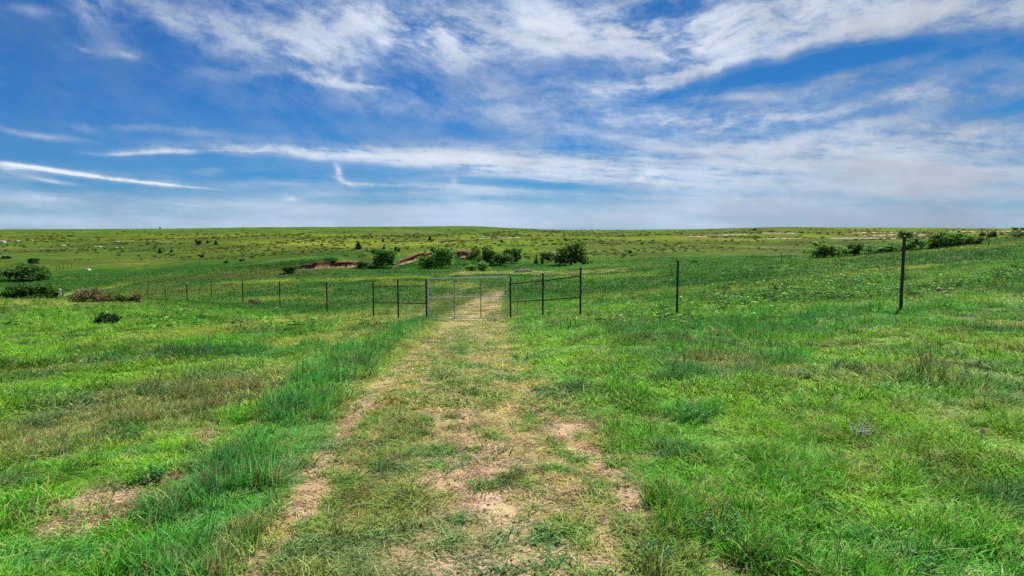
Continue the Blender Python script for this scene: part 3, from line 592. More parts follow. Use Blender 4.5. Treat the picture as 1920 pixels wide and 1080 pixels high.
def build_grass():
    rng = np.random.RandomState(3)
    mat = grass_mat('grass_blades', .30, True, .5, (.35, 1.75))
    W = (.22, .05)
    specs = []
    for ring, (rad, n, w) in enumerate(((.11, 34, .0100), (.22, 46, .0165), (.45, 66, .026), (1.1, 100, .045))):
        k = (.9, 1, 1.1, 1.3)[ring]
        for i in range(3): specs.append([blades(rng, n, rad, .3 * k, 1.0 * k, w, .55, .9, 3 if ring < 2 else 2, (0, 0), .14)])           # turf
        for i in range(3): specs.append([blades(rng, int(n * .8), rad * .9, .45 * k, 1.0 * k, w * .9, .20, .45, 3 if ring < 2 else 2, W, .34)])   # upright
        for i in range(2): specs.append([blades(rng, int(n * 1.2), rad * 1.2, .15, .55, w * .8, 2.2, .8, 2, (0, 0), .10)])      # flattened litter
        specs.append([blades(rng, int(n * .5), rad, .3, .9, w, .6, .7, 2, (0, 0), .14), leaves(rng, int(n * .7), rad, .8, .022 * (1, 1.7, 3, 6)[ring] )])    # weeds
    coll = clump_collection('grass_clumps', specs, mat)
    NP = 9
    P = []; pick = []; rot = []; scl = []; tint = []
    for ring, (y0, y1, d) in enumerate(((1.0, 9, 240), (9, 22, 85), (22, 60, 22), (60, 175, 3.0))):
        hw = lambda q: .95 * q + 4.0        # half width of the strip, with room to step aside
        n = int((.95 * (y1**2 - y0**2) + 8.0 * (y1 - y0)) * d)
        y = y0 + (y1 - y0) * rng.rand(n * 3); y = y[rng.rand(len(y)) < hw(y) / hw(y1)][:n]; n = len(y); x = (rng.rand(n) * 2 - 1) * hw(y)
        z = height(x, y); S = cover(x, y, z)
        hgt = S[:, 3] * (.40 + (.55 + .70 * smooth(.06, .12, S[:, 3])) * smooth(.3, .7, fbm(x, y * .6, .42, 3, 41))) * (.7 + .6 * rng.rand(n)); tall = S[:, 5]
        keep = rng.rand(n) < S[:, 4] * np.clip(.35 + 1.5 * fbm(x, y, .35, 2, 42), 0, 1.1)
        x, y, z, S, hgt, tall = [q[keep] for q in (x, y, z, S, hgt, tall)]; n = len(x)
        kind = np.where(rng.rand(n) < tall, 1, 0)
        pk = ring * NP + kind * 3 + rng.randint(0, 3, n)
        weed = rng.rand(n) < (.05 + .25 * (fbm(x, y, 4, 3, 43) > .60)); pk = np.where(weed & (S[:, 3] > .08), ring * NP + 8, pk)
        lit = (rng.rand(n) < smooth(.11, .05, S[:, 3]) * .62) | (rng.rand(n) < .05); pk = np.where(lit, ring * NP + 6 + rng.randint(0, 2, n), pk)
        hgt = np.where(lit, .09, hgt)
        # lone seed-head tufts taller than the rest
        hgt = np.where(rng.rand(n) < .03, hgt * 1.7 + .05, hgt)
        qv = (1, 1, .7, .45)[ring]; t = S[:, :3] * (1 + qv * .56 * (rng.rand(n, 1) - .5)) * (1 + .15 * qv * rng.randn(n, 3) * np.array([1, .5, .8]))
        dead = (rng.rand(n) < (.07, .06, .04, .02)[ring])[:, None]; t = np.where(dead, np.array([.42, .36, .14]) * (.7 + .5 * rng.rand(n, 1)), t)
        tuft = (S[:, 3] < .10) & (fbm(x, y * .45, .18, 2, 45) > .53) & (rng.rand(n) < .75) & ~lit
        t = np.where(tuft[:, None], np.array([.15, .30, .045]) * (.6 + .7 * rng.rand(n, 1)), t); hgt = np.where(tuft, .07 + .07 * rng.rand(n), hgt)
        dk = ((fbm(x, y * .6, .6, 3, 46) > .62) & (tall < .5))[:, None]; t = np.where(dk, t * .72, t)
        lc = np.where(rng.rand(n, 1) < .45, np.array([.20, .13, .07]), np.array([.52, .41, .24])) * (.6 + .7 * rng.rand(n, 1)); t = np.where(lit[:, None] & (rng.rand(n, 1) < .75), lc, t)
        blue = (fbm(x, y, .8, 3, 44) > .66)[:, None]; t = np.where(blue, t * .5 + np.array([.05, .16, .06]) * .6, t)
        P.append(np.stack([x, y, z - .005], -1)); pick.append(pk)
        rt = np.zeros((n, 3)); rt[:, 2] = np.where(kind == 1, rng.randn(n) * .5, rng.rand(n) * 6.283); rot.append(rt)
        s = .75 + .5 * rng.rand(n); scl.append(np.stack([s, s, hgt], -1)); tint.append(np.clip(t, .01, .9))
    P = np.concatenate(P); print('grass clumps', len(P))
    scatter('grass', P, np.concatenate(pick), np.concatenate(rot), np.concatenate(scl), np.concatenate(tint), coll,
            'green and straw coloured prairie grass covering the whole pasture', 'grass')
build_grass()

# ------------------------------------------------------------------ bushes and trees
def crown_mesh(name, seed, n, leaf, lobes, flat=.0):
    """lobes: (x, y, z, rx, ry, rz, weight) in units of the bush's own size"""
    rng = np.random.RandomState(seed); w = np.array([l[6] for l in lobes], float); w /= w.sum()
    pick = rng.choice(len(lobes), n, p=w); Lb = np.array(lobes)[pick]
    d = rng.randn(n, 3); d /= np.linalg.norm(d, axis=1)[:, None]
    r = rng.rand(n) ** .45 * (1 + .28 * rng.randn(n) * (rng.rand(n) < .35))
    c = Lb[:, :3] + d * r[:, None] * Lb[:, 3:6]
    c[:, 2] = np.abs(c[:, 2]) * 1.0 + .01
    a = rng.randn(n, 3); a /= np.linalg.norm(a, axis=1)[:, None]; b = np.cross(a, rng.randn(n, 3)); b /= np.linalg.norm(b, axis=1)[:, None]
    s = (leaf * (.5 + rng.rand(n)))[:, None]
    V = np.stack([c - a * s * .5, c + b * s * .36, c + a * s * .6, c - b * s * .30], 1).reshape(-1, 3)
    ex = np.percentile(np.abs(V[:, :2]), 97) * 2; V[:, :2] /= ex; V[:, 2] /= np.percentile(V[:, 2], 98.5)
    me = np_mesh(name, V, np.arange(4 * n).reshape(-1, 4))
    # whole sprays of leaves are lighter or darker
    cl = rng.rand(len(lobes))[pick]; fattr(me, 'bvar', np.repeat(np.clip(.5 * rng.rand(n) + .5 * cl, 0, 1), 4))
    return me
def rand_lobes(seed, k, rx=.32, rz=.30, hi=.7, spread=.30):
    rng = np.random.RandomState(seed); out = [(0, 0, .38, .36, .36, .36, 1.4)]
    for i in range(k):
        a = rng.rand() * 6.28; q = spread * (.4 + .8 * rng.rand()); s = .55 + .7 * rng.rand()
        out.append((q * math.cos(a), q * math.sin(a), .18 + hi * rng.rand() * (1 - .7 * q), rx * s * .6, rx * s * .6, rz * s * .55, s))
    return out
CROWNS = {
 'round': [crown_mesh('crown_round', 10 + i, 2600, .075, rand_lobes(i, 16)) for i in range(3)],
 'airy':  [crown_mesh('crown_airy', 20 + i, 1500, .070, rand_lobes(30 + i, 20, .24, .24, .75, .36)) for i in range(3)],
 'low':   [crown_mesh('crown_low', 40 + i, 1700, .08, rand_lobes(50 + i, 12, .36, .3, .5, .34)) for i in range(3)],
 'cone':  [crown_mesh('crown_cone', 60 + i, 900, .10, [(0,0,.15,.34,.34,.15,3),(0.03,0,.35,.28,.28,.15,2.5),(-.02,.02,.55,.20,.20,.15,2),(0,0,.75,.12,.12,.14,1),(0,0,.92,.05,.05,.08,.4)]) for i in range(2)],
 'hedge': [crown_mesh('crown_hedge', 70 + i, 2400, .06, [(-.42+.12*k + .02*(k%2), 0, .34 + .16*((k*7+i*3)%4)/4, .12, .3, .24, 1) for k in range(8)] + rand_lobes(80 + i, 6)) for i in range(2)],
}
LEAF = {
 'dark': leaf_mat('dark_leaves', (.058, .140, .020), .35), 'mid': leaf_mat('green_leaves', (.10, .26, .028), .4),
 'light': leaf_mat('light_leaves', (.19, .38, .060), .4), 'olive': leaf_mat('olive_leaves', (.13, .23, .032), .3),
 'grey': leaf_mat('sage_leaves', (.30, .38, .24), .2), 'brown': leaf_mat('brown_twigs', (.24, .20, .080), .25), 'juniper': leaf_mat('juniper_needles', (.028, .065, .020), .12),
}
BARK = noise_mat('bark', (.06, .045, .032), (.13, .10, .075), 14, .9, 0, .4)
def trunk_mesh(seed, forks=5, r=.03):
    rng = random.Random(seed); mb = MB(); top = (rng.uniform(-.02, .02), 0, .22)
    mb.tube((0, 0, -.05), top, r, r * .75, 8)
    for i in range(forks):
        a = 6.28 * i / forks + rng.random(); q = rng.uniform(.12, .25); z = rng.uniform(.4, .65)
        m = (top[0] + q * .5 * math.cos(a), q * .5 * math.sin(a), (top[2] + z) / 2 + .02); e = (q * math.cos(a), q * math.sin(a), z)
        mb.tube(top, m, r * .55, r * .4, 6, False); mb.tube(m, e, r * .4, r * .15, 6, False)
    me = bpy.data.meshes.new('trunk'); me.from_pydata(mb.v, [], mb.f); me.materials.append(BARK); return me
TRUNKS = [trunk_mesh(i) for i in range(4)]
STEMS = [trunk_mesh(9 + i, 7, .014) for i in range(3)]
_mm = {}
def bush(name, label, cat, px, py, wpx, hpx, shape='round', leaf='dark', group=None, y0=3.0, parts=True, tree=False, push=0.0, lean=0.0):
    x, y, z = hit(px, py, y0)
    if push: y += push; x = tan_of(px, py)[0] * y; z = h1(x, y)
    w = wpx / F * y; h = hpx / F * y
    if push: h = h + (push * abs(tan_of(px, py)[1]))*0
    v = (int(px) * 7 + int(py)) % len(CROWNS[shape])
    key = (shape, v, leaf)
    if key not in _mm:
        me = CROWNS[shape][v].copy(); me.materials.append(LEAF[leaf]); _mm[key] = me
    me = _mm[key]; rz = ((px * 13.7) % 6.28) if shape != 'hedge' else ((px * .37) % .5 - .25)
    sx = w * 1.08; sz = h * 1.05
    if parts:
        root = empty(name, (x, y, z - .02), rz); c = link('crown' if tree else 'foliage', me, None, root); c.scale = (sx, sx, sz)
        t = link('trunk' if tree else 'stem', (TRUNKS if tree else STEMS)[v % 3], None, root); t.scale = (sx, sx, sz)
    else:
        root = link(name, me); root.location = (x, y, z - .02); root.rotation_euler = (0, 0, rz); root.scale = (sx, sx, sz)
    return tag(root, label, cat, group)
GV, GH = 'trees and bushes along the creek bed', 'small junipers dotted over the hillside'
GR, GC = 'trees beyond the rise on the right', 'shrubs on the crest of the left slope'
BUSHES = [
 # far left draw and crest
 ('bush','large dark spreading bush in the hollow at the far left edge','bush',42,527,84,29,'hedge','dark',GV,dict(y0=70)),
 ('bush','small yellow-green bush at the right foot of the large dark bush at far left','bush',84,524,22,12,'low','mid',GV,dict(y0=70)),
 ('bush','small dark bush poking up above the large dark bush at far left','bush',62,497,16,12,'round','dark',GV,dict(y0=70)),
 ('shrub','dark leafy shrub with pale stalks at the left end of the left crest','shrub',30,562,38,26,'low','dark',GC,{}),
 ('shrub','dark green shrub beside the pale yucca stalk on the left crest','shrub',76,562,54,27,'low','dark',GC,{}),
 ('shrub','bushy brown dry shrub in the middle of the left crest','shrub',158,568,38,25,'low','brown',GC,{}),
 ('shrub','brown dry shrub touching the right side of the bushiest brown one','shrub',186,568,30,23,'low','brown',GC,{}),
 ('shrub','low grey-green shrub between the brown shrubs on the left crest','shrub',222,568,38,16,'low','olive',GC,{}),
 ('shrub','small reddish brown shrub nearest the end post of the left fence','shrub',250,569,26,18,'round','brown',GC,{}),
 ('shrub','dark tuft on the left in the open field left of its twin','shrub',190,611,20,24,'airy','juniper','two dark tufts in the open left field',{}),
 ('shrub','dark tuft in the open left field, right one of the touching pair','shrub',213,611,22,22,'airy','juniper','two dark tufts in the open left field',{}),
 ('shrub','brownish low shrub between the second and third posts of the left fence','shrub',480,573,22,12,'low','brown',GC,{}),
 # dirt bank
 ('bush','dark bush below the left end of the red dirt bank','bush',545,513,28,14,'low','dark',GV,dict(y0=120)),
 ('bush','dark bush growing in the middle of the red dirt bank','bush',618,500,24,15,'low','dark',GV,dict(y0=120)),
 ('bush','small round dark bush just left of the big rounded bush','bush',680,504,18,13,'round','dark',GV,dict(y0=120)),
 ('bush','big rounded dark bush right of the red dirt bank','bush',718,503,42,33,'round','mid',GV,dict(y0=120)),
 ('tree','broad light green tree in front of the upper red dirt cut','tree',828,504,44,38,'round','light',GV,dict(y0=120,tree=True)),
 ('bush','spreading green bush at the left foot of the broad light green tree','bush',802,504,38,22,'low','mid',GV,dict(y0=120)),
 ('tree','tall narrow olive green tree right of the upper dirt cut','tree',889,497,24,32,'airy','olive',GV,dict(y0=120,tree=True)),
 ('tree','dark upright tree second to the tall narrow olive tree','tree',916,499,22,32,'round','dark',GV,dict(y0=120,tree=True)),
 ('bush','low dark thicket joining the upright trees behind the gate','bush',938,498,40,22,'hedge','dark',GV,dict(y0=120)),
 ('tree','dark green tree at the right end of the thicket behind the gate','tree',962,494,28,25,'round','dark',GV,dict(y0=120,tree=True)),
 ('bush','bright green small bush above the gate, left one of two','bush',886,508,24,11,'low','light',GV,dict(y0=120)),
 ('bush','bright green round bush above the gate, right and taller of two','bush',906,509,20,17,'round','light',GV,dict(y0=120)),
 ('bush','small pointed green bush left of the dark round bush by the lone tree','bush',1006,495,8,14,'cone','mid',GV,dict(y0=120)),
 ('bush','dark round bush just left of the lone spreading tree','bush',1028,491,24,16,'round','dark',GV,dict(y0=120)),
 ('bush','tiny dark upright bush below left of the dark round bush','bush',1017,495,5,12,'cone','dark',GV,dict(y0=120)),
 ('tree','lone round spreading tree behind the right pipe brace','tree',1072,499,56,42,'round','olive',GV,dict(y0=120,tree=True)),
 ('bush','small dark bush on the slope right of the tall lone post','bush',1302,494,10,6,'round','dark',GV,dict(y0=60)),
 ('shrub','small brown shrub on the green slope left of the tall right post','shrub',1569,501,13,7,'low','brown',GV,dict(y0=40)),
 # right trees
 ('tree','feathery green tree left of the pair on the right rise','tree',1524,484,36,28,'airy','light',GR,dict(y0=80,tree=True)),
 ('tree','olive green tree in the left cluster on the right rise','tree',1548,484,26,22,'round','olive',GR,dict(y0=80,tree=True)),
 ('tree','pale green sapling between the dark trees on the right rise','tree',1578,482,26,19,'airy','light',GR,dict(y0=80,tree=True)),
 ('tree','dark rounded tree right of the pale sapling on the rise','tree',1602,480,24,21,'round','dark',GR,dict(y0=80,tree=True)),
 ('bush','broad low green bush halfway between the dark tree and the tall right post','bush',1645,476,56,16,'hedge','mid',GR,dict(y0=80)),
 ('bush','green bush directly left of the tall right post','bush',1686,473,44,17,'hedge','mid',GR,dict(y0=80)),
 ('tree','small olive tree standing directly behind the top of the tall right post','tree',1698,446,24,12,'round','olive',GR,dict(y0=120,parts=True,tree=True)),
 ('tree','leafy green tree first to the right of the tall right post','tree',1728,470,44,22,'airy','mid',GR,dict(y0=80,tree=True)),
 ('tree','tallest green tree in the grove right of the tall post','tree',1765,466,38,28,'round','mid',GR,dict(y0=80,tree=True)),
 ('tree','rounded green tree in the middle of the grove right of the tall post','tree',1784,465,30,24,'round','mid',GR,dict(y0=80,tree=True)),
 ('tree','light green tree near the right end of the grove','tree',1806,463,32,24,'airy','light',GR,dict(y0=80,tree=True)),
 ('tree','olive green tree at the right end of the grove','tree',1828,461,24,17,'round','olive',GR,dict(y0=80,tree=True)),
 ('bush','small dark bush at the lower edge of the right grove','bush',1758,468,12,5,'low','dark',GR,dict(y0=80)),
 ('tree','distant dark tree, left of a pair past the right grove','tree',1842,446,10,9,'round','dark',GR,dict(y0=160,parts=False)),
 ('tree','distant dark tree, right and larger of a pair past the right grove','tree',1860,446,14,11,'round','dark',GR,dict(y0=160,parts=False)),
 ('tree','distant dark thicket by the right edge of the photo','tree',1906,445,24,9,'hedge','dark',GR,dict(y0=160,parts=False)),
 ('tree','tiny dark tree on the skyline at the far right','tree',1903,431,9,4,'round','dark',GR,dict(y0=300,parts=False)),
 ('tree','small dark tree on the skyline at the right edge','tree',1916,431,6,3.5,'round','dark',GR,dict(y0=300,parts=False)),
]
HILL = [(300,475,7,9,'lower left juniper beside a fainter twin on the left hillside'),(321,473,4,6,'small juniper right of the lower left juniper'),
 (372,459,9,8,'wide juniper, leftmost of three in a row on the left hillside'),(389,456,4,6,'tiny juniper, middle of three in a row on the left hillside'),
 (405,459,6,8,'upright juniper, rightmost of three in a row on the left hillside'),(378,483,8,5,'low dark bush halfway down the left hillside'),
 (424,493,7,4,'low dark bush right of another halfway down the left hillside'),(453,490,9,4,'flat dark bush above the left end of the dirt bank'),
 (672,468,11,14,'round dark juniper above the right end of the red dirt bank'),(718,454,5,7,'small juniper above the big rounded bush, upper of two'),
 (720,467,5,6,'small juniper above the big rounded bush, lower of two'),(742,470,5,8,'juniper right of two, left one of a slanting pair'),
 (748,472,4,7,'juniper right one of a slanting pair above the dirt cut'),(806,451,5,9,'upright juniper high above the upper red dirt cut'),
 (941,455,4,6,'small juniper just below the pale ledge behind the gate'),(1060,451,5,4,'small dark bush high on the slope above the lone tree'),
 (12,485,14,5,'flat dark bush on the slope at the left edge'),(1181,475,6,5,'dark bush on the slope right of the lone spreading tree'),
 (1415,432,7,3,'dark dot of a bush near the skyline right of centre'),(300,428.5,3,2.5,'speck of a bush on the skyline at left')]
for n_, l_, c_, px, py, w_, h_, s_, lf, g_, kw in BUSHES: bush(n_, l_, c_, px, py, w_, h_, s_, lf, g_, **kw)
for px, py, w_, h_, l_ in HILL: bush('juniper' if 'juniper' in l_ else 'bush', l_, 'bush', px, py, w_, h_, 'cone' if 'juniper' in l_ and h_ > w_ else 'round', 'juniper', GH, y0=140, parts=False)

# low sagebrush speckling the far slopes: past counting
def build_sage():
    rng = np.random.RandomState(5); mat = grass_mat('sagebrush_leaves', .15, True, .7)
    specs = [[leaves(rng, 60, .5, .8, .38)] for i in range(4)]
    coll = clump_collection('sage_clumps', specs, mat)
    n = 20000; y = 200 * (1000 / 200.) ** (rng.rand(n) ** .8); x = (rng.rand(n) * 2 - 1) * .86 * y; z = height(x, y)
    px, py = pix_of(x / y, (z - CZ) / y)
    d = fbm(x / 1.5, y, 45, 4, 51); keep = (rng.rand(n) < smooth(.30, .70, d)) & ((px > 900) | (py > 440) | (rng.rand(n) < .15)) & (py < 488)
    x, y, z = x[keep], y[keep], z[keep]; n = len(x)
    s = (.35 + .9 * rng.rand(n) ** 3) * np.clip(y / 300, .8, 2.0)
    t = np.array([.080, .115, .016]) * (.35 + 1.4 * rng.rand(n, 1)) * np.where(rng.rand(n, 1) < .3, np.array([[1.5, 1.2, 1.1]]), 1)
    rt = np.zeros((n, 3)); rt[:, 2] = rng.rand(n) * 6.28
    scatter('sagebrush', np.stack([x, y, z - .05], -1), rng.randint(0, 4, n), rt, np.stack([s * 1.3, s, s * .7], -1), t, coll,
            'low olive scrub speckling the distant hillsides', 'scrub')
    # leafy forbs on the near right rise
    specs = [[leaves(rng, 46, .28, .9, .14), blades(rng, 5, .15, .4, .9, .012, .4, .2, 2, (0, 0), .4)] for i in range(3)]
    coll2 = clump_collection('forb_clumps', specs, grass_mat('forb_leaves', .3, True, .6))
    n = 9000; y = 28 + 60 * rng.rand(n); x = y * (.10 + .75 * rng.rand(n)); z = height(x, y)
    px, py = pix_of(x / y, (z - CZ) / y)
    keep = (rng.rand(n) < smooth(.45, .6, fbm(x, y, 5, 3, 52))) & (py < 578) & (py > 495) & (px > 1330); x, y, z = x[keep], y[keep], z[keep]; n = len(x)
    m = 260; yy = 20 + 28 * rng.rand(m); xx = (rng.rand(m) * 2 - 1) * .85 * yy; xx = np.where(np.abs(xx / yy + .06) < .12, xx + .3 * yy, xx); zz = height(xx, yy)
    x = np.concatenate([x, xx]); y = np.concatenate([y, yy]); z = np.concatenate([z, zz]); n = len(x)
    s = .5 + .8 * rng.rand(n); t = np.array([.12, .32, .035]) * (.35 + rng.rand(n, 1)); rt = np.zeros((n, 3)); rt[:, 2] = rng.rand(n) * 6.28
    scatter('leafy_forbs', np.stack([x, y, z], -1), rng.randint(0, 3, n), rt, np.stack([s, s, s * .45], -1), t, coll2,
            'knee high broad-leaved weeds spread through the field right of the gate', 'weeds')
build_sage()

# ------------------------------------------------------------------ fences and gate
PIPE = noise_mat('dark_pipe', (.014, .013, .012), (.040, .026, .018), 9, .55, .3, .1)
RUST = noise_mat('rusty_pipe', (.10, .035, .018), (.05, .022, .014), 12, .7, .1, .1)
WIRE = noise_mat('weathered_wire', (.10, .105, .10), (.22, .22, .21), 20, .5, .5)
GALV = noise_mat('galvanised_tube', (.34, .37, .36), (.62, .64, .63), 16, .42, .25)
GALD = noise_mat('weathered_galvanised', (.10, .12, .105), (.24, .27, .24), 16, .5, .25)
PH, PR = 2.30, .044
def gz(x, y): return h1(x, y)
def post(x, y, parent, base, h=PH, r=PR, nm='post', mat=None):
    mb = MB(); z = gz(x, y) - base[2]; X, Y_ = x - base[0], y - base[1]
    mb.tube((X, Y_, z - .25), (X, Y_, z + h), r, n=12); mb.dome((X, Y_, z + h), r * 1.12, 12)
    return mb.build(nm, mat or PIPE, parent), z + h
def netting(pts, tops, parent, base, step=.30, wires=10, sag=.015, hmax=PH-.08):
    """woven stock netting strung between posts: (x, y), with top heights"""
    mb = MB()
    for (a, ta), (b, tb) in zip(zip(pts[:-1], tops[:-1]), zip(pts[1:], tops[1:])):
        L = math.dist(a, b); n = max(2, int(L / 2.5))
        off = PR + .006
        nx, ny = -(b[1] - a[1]) / L * off, (b[0] - a[0]) / L * off
        P = lambda t, f: (a[0] + (b[0] - a[0]) * t - base[0] + nx, a[1] + (b[1] - a[1]) * t - base[1] + ny, (ta + (tb - ta) * t) - .08 - hmax * f - sag * 4 * t * (1 - t) * (1 if f == 0 else .5))
        for w in range(wires):
            f = (w / (wires - 1)) ** .8 * .97
            for i in range(n): mb.tube(P(i / n, f), P((i + 1) / n, f), .0024 if 0 < w < wires - 1 else .0038, n=4, caps=False)
        m = max(2, int(L / step))
        for i in range(1, m): mb.tube(P(i / m, 0), P(i / m, .97), .0016, n=3, caps=False)
    return mb.build('wire_netting', WIRE, parent)
def wire_fence(label, spots, first=None, last=None, h=PH, net=True, r=PR, group='deer fences running off from the gate'):
    base = (spots[0][0], spots[0][1], gz(*spots[0])); root = empty('wire_fence', base)
    tops = []
    for s in spots:
        _, t = post(s[0], s[1], root, base, h, r); tops.append(t)
    pts = list(spots)
    if first: pts.insert(0, first); tops.insert(0, gz(*first) - base[2] + h)
    if net: netting(pts, tops, root, base, hmax=h - .08)
    return tag(root, label, 'fence', group)
def brace(label, spots, rust=False):
    base = (spots[0][0], spots[0][1], gz(*spots[0])); root = empty('pipe_brace', base); tops = []
    for s in spots:
        _, t = post(s[0], s[1], root, base, PH, PR * 1.05); tops.append(t)
    for (a, ta), (b, tb) in zip(zip(spots[:-1], tops[:-1]), zip(spots[1:], tops[1:])):
        d = np.array(b) - np.array(a); d = d / np.linalg.norm(d) * PR * .6
        for k, dz in enumerate((.38, 1.38)):
            mb = MB(); A = (a[0] - base[0] + d[0], a[1] - base[1] + d[1], ta - dz); B = (b[0] - base[0] - d[0], b[1] - base[1] - d[1], tb - dz)
            mb.tube(A, B, .028, n=10); o = mb.build('rail', RUST if (rust and k == 0) else PIPE, root)
            if rust and k == 0: o['label'] = 'rusty red upper rail'
    netting(spots, tops, root, base)
    return tag(root, label, 'fence', 'pipe braces beside the gate')
GL = (-4.78, 37.0); GRt = (-.09, 36.5)
LB = [GL, (-6.75, 39.3), (-8.62, 41.2)]
RB = [GRt, (1.585, 34.1), (3.20, 31.0)]
brace('dark pipe brace of three posts and two rails on the left side of the gate', LB, True)
brace('dark pipe brace of three posts and two rails on the right side of the gate', RB)
wire_fence('long wire fence of thin dark posts running down into the hollow left of the gate', [(-13.4,48),(-19.25,55),(-25.2,62.1),(-31.7,70),(-37.9,77.4),(-44.8,85.7),(-51.3,93.5)], first=LB[-1])
wire_fence('wire fence with tall dark posts coming towards the viewer right of the gate', [(6.6,26.5),(11.62,19.8),(16.8,12.6)], first=RB[-1])
# faint cross fences far off
def far_fence(label, pixels, y0, h, r=.06):
    sp = []
    for px, py in pixels:
        x, y, z = hit(px, py, y0); sp.append((x, y))
    return wire_fence(label, sp, h=h, net=False, r=r, group='far cross fences')
far_fence('faint far fence posts along the top of the right rise', [(1465,493),(1572,487),(1628,483),(1775,470),(1854,463)], 60, 1.5, .05)
far_fence('faint row of far posts right of the large dark bush at far left', [(106,508),(112,507),(119,505),(127,503),(134,502)], 120, 1.6, .05)

def build_gate():
    ax, ay = GL[0] + .10, GL[1]; bx, by = GRt[0] - .16, GRt[1]
    za = gz(*GL) + .06; zb = gz(*GRt) + .06; base = (ax, ay, za); root = empty('field_gate', base)
    H = 2.26
    d = np.array([bx - ax, by - ay, 0.]); za_, zb_ = 0.0, zb - za
    P = lambda t, f: (d[0] * t, d[1] * t, za_ + (zb_ - za_) * t + H * f)
    fr = MB(); r = .028
    fr.tube(P(0, 0), P(0, 1), r, n=12); fr.tube(P(1, 0), P(1, 1), r, n=12); fr.tube(P(-.005, 1), P(1.005, 1), r, n=12); fr.tube(P(-.005, 0), P(1.005, 0), r, n=12)
    fr.build('frame', GALV, root)
    m = MB(); m.tube(P(.004, .53), P(.996, .53), .026, n=12); m.build('middle_rail', GALV, root)
    for t in (.333, .667):
        m = MB(); m.tube(P(t, .008), P(t, .525), .024, n=10, caps=False); m.tube(P(t, .535), P(t, .992), .024, n=10, caps=False); m.build('upright', GALD, root)
    w = MB()
    off = np.array([-d[1], d[0], 0]); off = -off / np.linalg.norm(off) * .03
    Q = lambda t, f: tuple(np.array(P(t, f)) - off)
    for i in range(1, 20):
        f = i / 20.
        w.tube(Q(.004, f), Q(.996, f), .0052, n=5, caps=False)
    for i in range(1, 46): w.tube(Q(i / 46., .01), Q(i / 46., .99), .0020, n=4, caps=False)
    w.build('wire_panel', GALD, root)
    for f in (.12, .42, .88):
        h = MB(); p = np.array(P(0, f)); h.box(p + np.array([-.05, 0, 0]), (.10, .03, .05)); h.tube(p + np.array([-.02, -.02, -.05]), p + np.array([-.02, -.02, .05]), .014, n=8); h.build('hinge', GALD, root)
    c = MB(); p0 = np.array(P(1, .47)); 
    for i in range(6):
        a = p0 + np.array([.022 * i, -.03, -.02 * math.sin(i * .6)]); c.tube(a, a + np.array([.024, .0, -.006]), .007, n=6)
    c.build('latch_chain', GALD, root)
    tag(root, 'closed galvanised field gate of wire mesh across the grassy track', 'gate')
build_gate()
# stub post leaning just behind the latch post
mb = MB(); sx, sy = .32, 37.1; mb.tube((0, 0, -.2), (0, 0, 1.15), .02, n=8); o = mb.build('short_stake', GALD); o.location = (sx, sy, gz(sx, sy)); tag(o, 'thin short grey stake just right of the gate', 'stake')

# ------------------------------------------------------------------ rocks, ledges
ROCK = noise_mat('pale_rock', (.24, .21, .17), (.60, .55, .46), 5, .9, 0, .5)
TANR = noise_mat('tan_rock', (.50, .40, .24), (.64, .54, .34), 5, .9, 0, .5)
def rock_mesh(seed):
    bm = bmesh.new(); bmesh.ops.create_icosphere(bm, subdivisions=3, radius=.5); rng = np.random.RandomState(seed); k = rng.randn(6, 3) * 1.1
    for v in bm.verts:
        n = sum(math.sin(v.co.x * 4 * a[0] + v.co.y * 4 * a[1] + v.co.z * 4 * a[2] + i) for i, a in enumerate(k)) / 6
        v.co *= 1 + .35 * n; v.co.z = max(v.co.z, -.2); v.co.z = min(v.co.z, .32 + .05 * n)
    me = bpy.data.meshes.new('rock'); bm.to_mesh(me); bm.free(); return me
RM = [rock_mesh(i) for i in range(5)]
def rock(px, py, w, h, label, mat=None, y0=20, depth=.7, nm='rock'):
    x, y, z = hit(px, py, y0); me = RM[int(px) % 5].copy(); me.materials.append(mat or ROCK); o = link(nm, me)
    W, Hh = .8 * w / F * y, .75 * h / F * y; o.location = (x, y, z + Hh * .2); o.scale = (W, W * depth, Hh / .55); o.rotation_euler = (0, 0, (px * .17) % .5 - .25)
    return tag(o, label, 'rock', 'pale rocks on the slopes')
for a in [(5,455,16,6,'white boulder outcrop at the left edge of the hillside'),(32,453,14,4,'flat white rock right of the left edge outcrop'),(22,451,8,2,'small pale slab between two white outcrops at far left'),
 (60,451,8,2,'small white rock fourth from the left edge on the hillside'),(117,461,16,2,'long thin white slab below and right of the far left outcrops'),(185,463,18,2,'long white slab left of the dark scrub patch on the left hillside'),
 (218,455,12,3,'pale rock above the rocky scrub patch on the left hillside'),(217,465,9,2.5,'white rock in the dark scrub patch on the left hillside'),(228,465,6,2.5,'small white rock at the right end of the scrub patch'),
 (165,507,15,5,'pale sandy boulder on the slope above the left brown shrubs',TANR),(8,480,12,2,'pale slab at the left edge above the large dark bush'),(31,479,5,2,'small pale rock above the large dark bush'),
 (746,503,4,3,'small white stone right of the big rounded bush'),(408,508,7,3,'pale stone at the left foot of the eroded slope'),(350,509,5,2,'small pale stone below the junipers on the left'),
 (432,521,6,3,'pale stone on the green slope behind the left fence'),(305,517,5,2,'tiny pale stone low on the left slope')]: rock(*a)
rock(969,502,7,7,'tan boulder on the bank behind the latch end of the gate', TANR, 120)
o = rock(985,504,10,5,'low dark mound beside the tan boulder behind the gate', noise_mat('dark_mound', (.10,.11,.05), (.16,.17,.08), 5, .9), 120); o['category'] = 'mound'; o.name = 'dirt_mound'; del o['group']
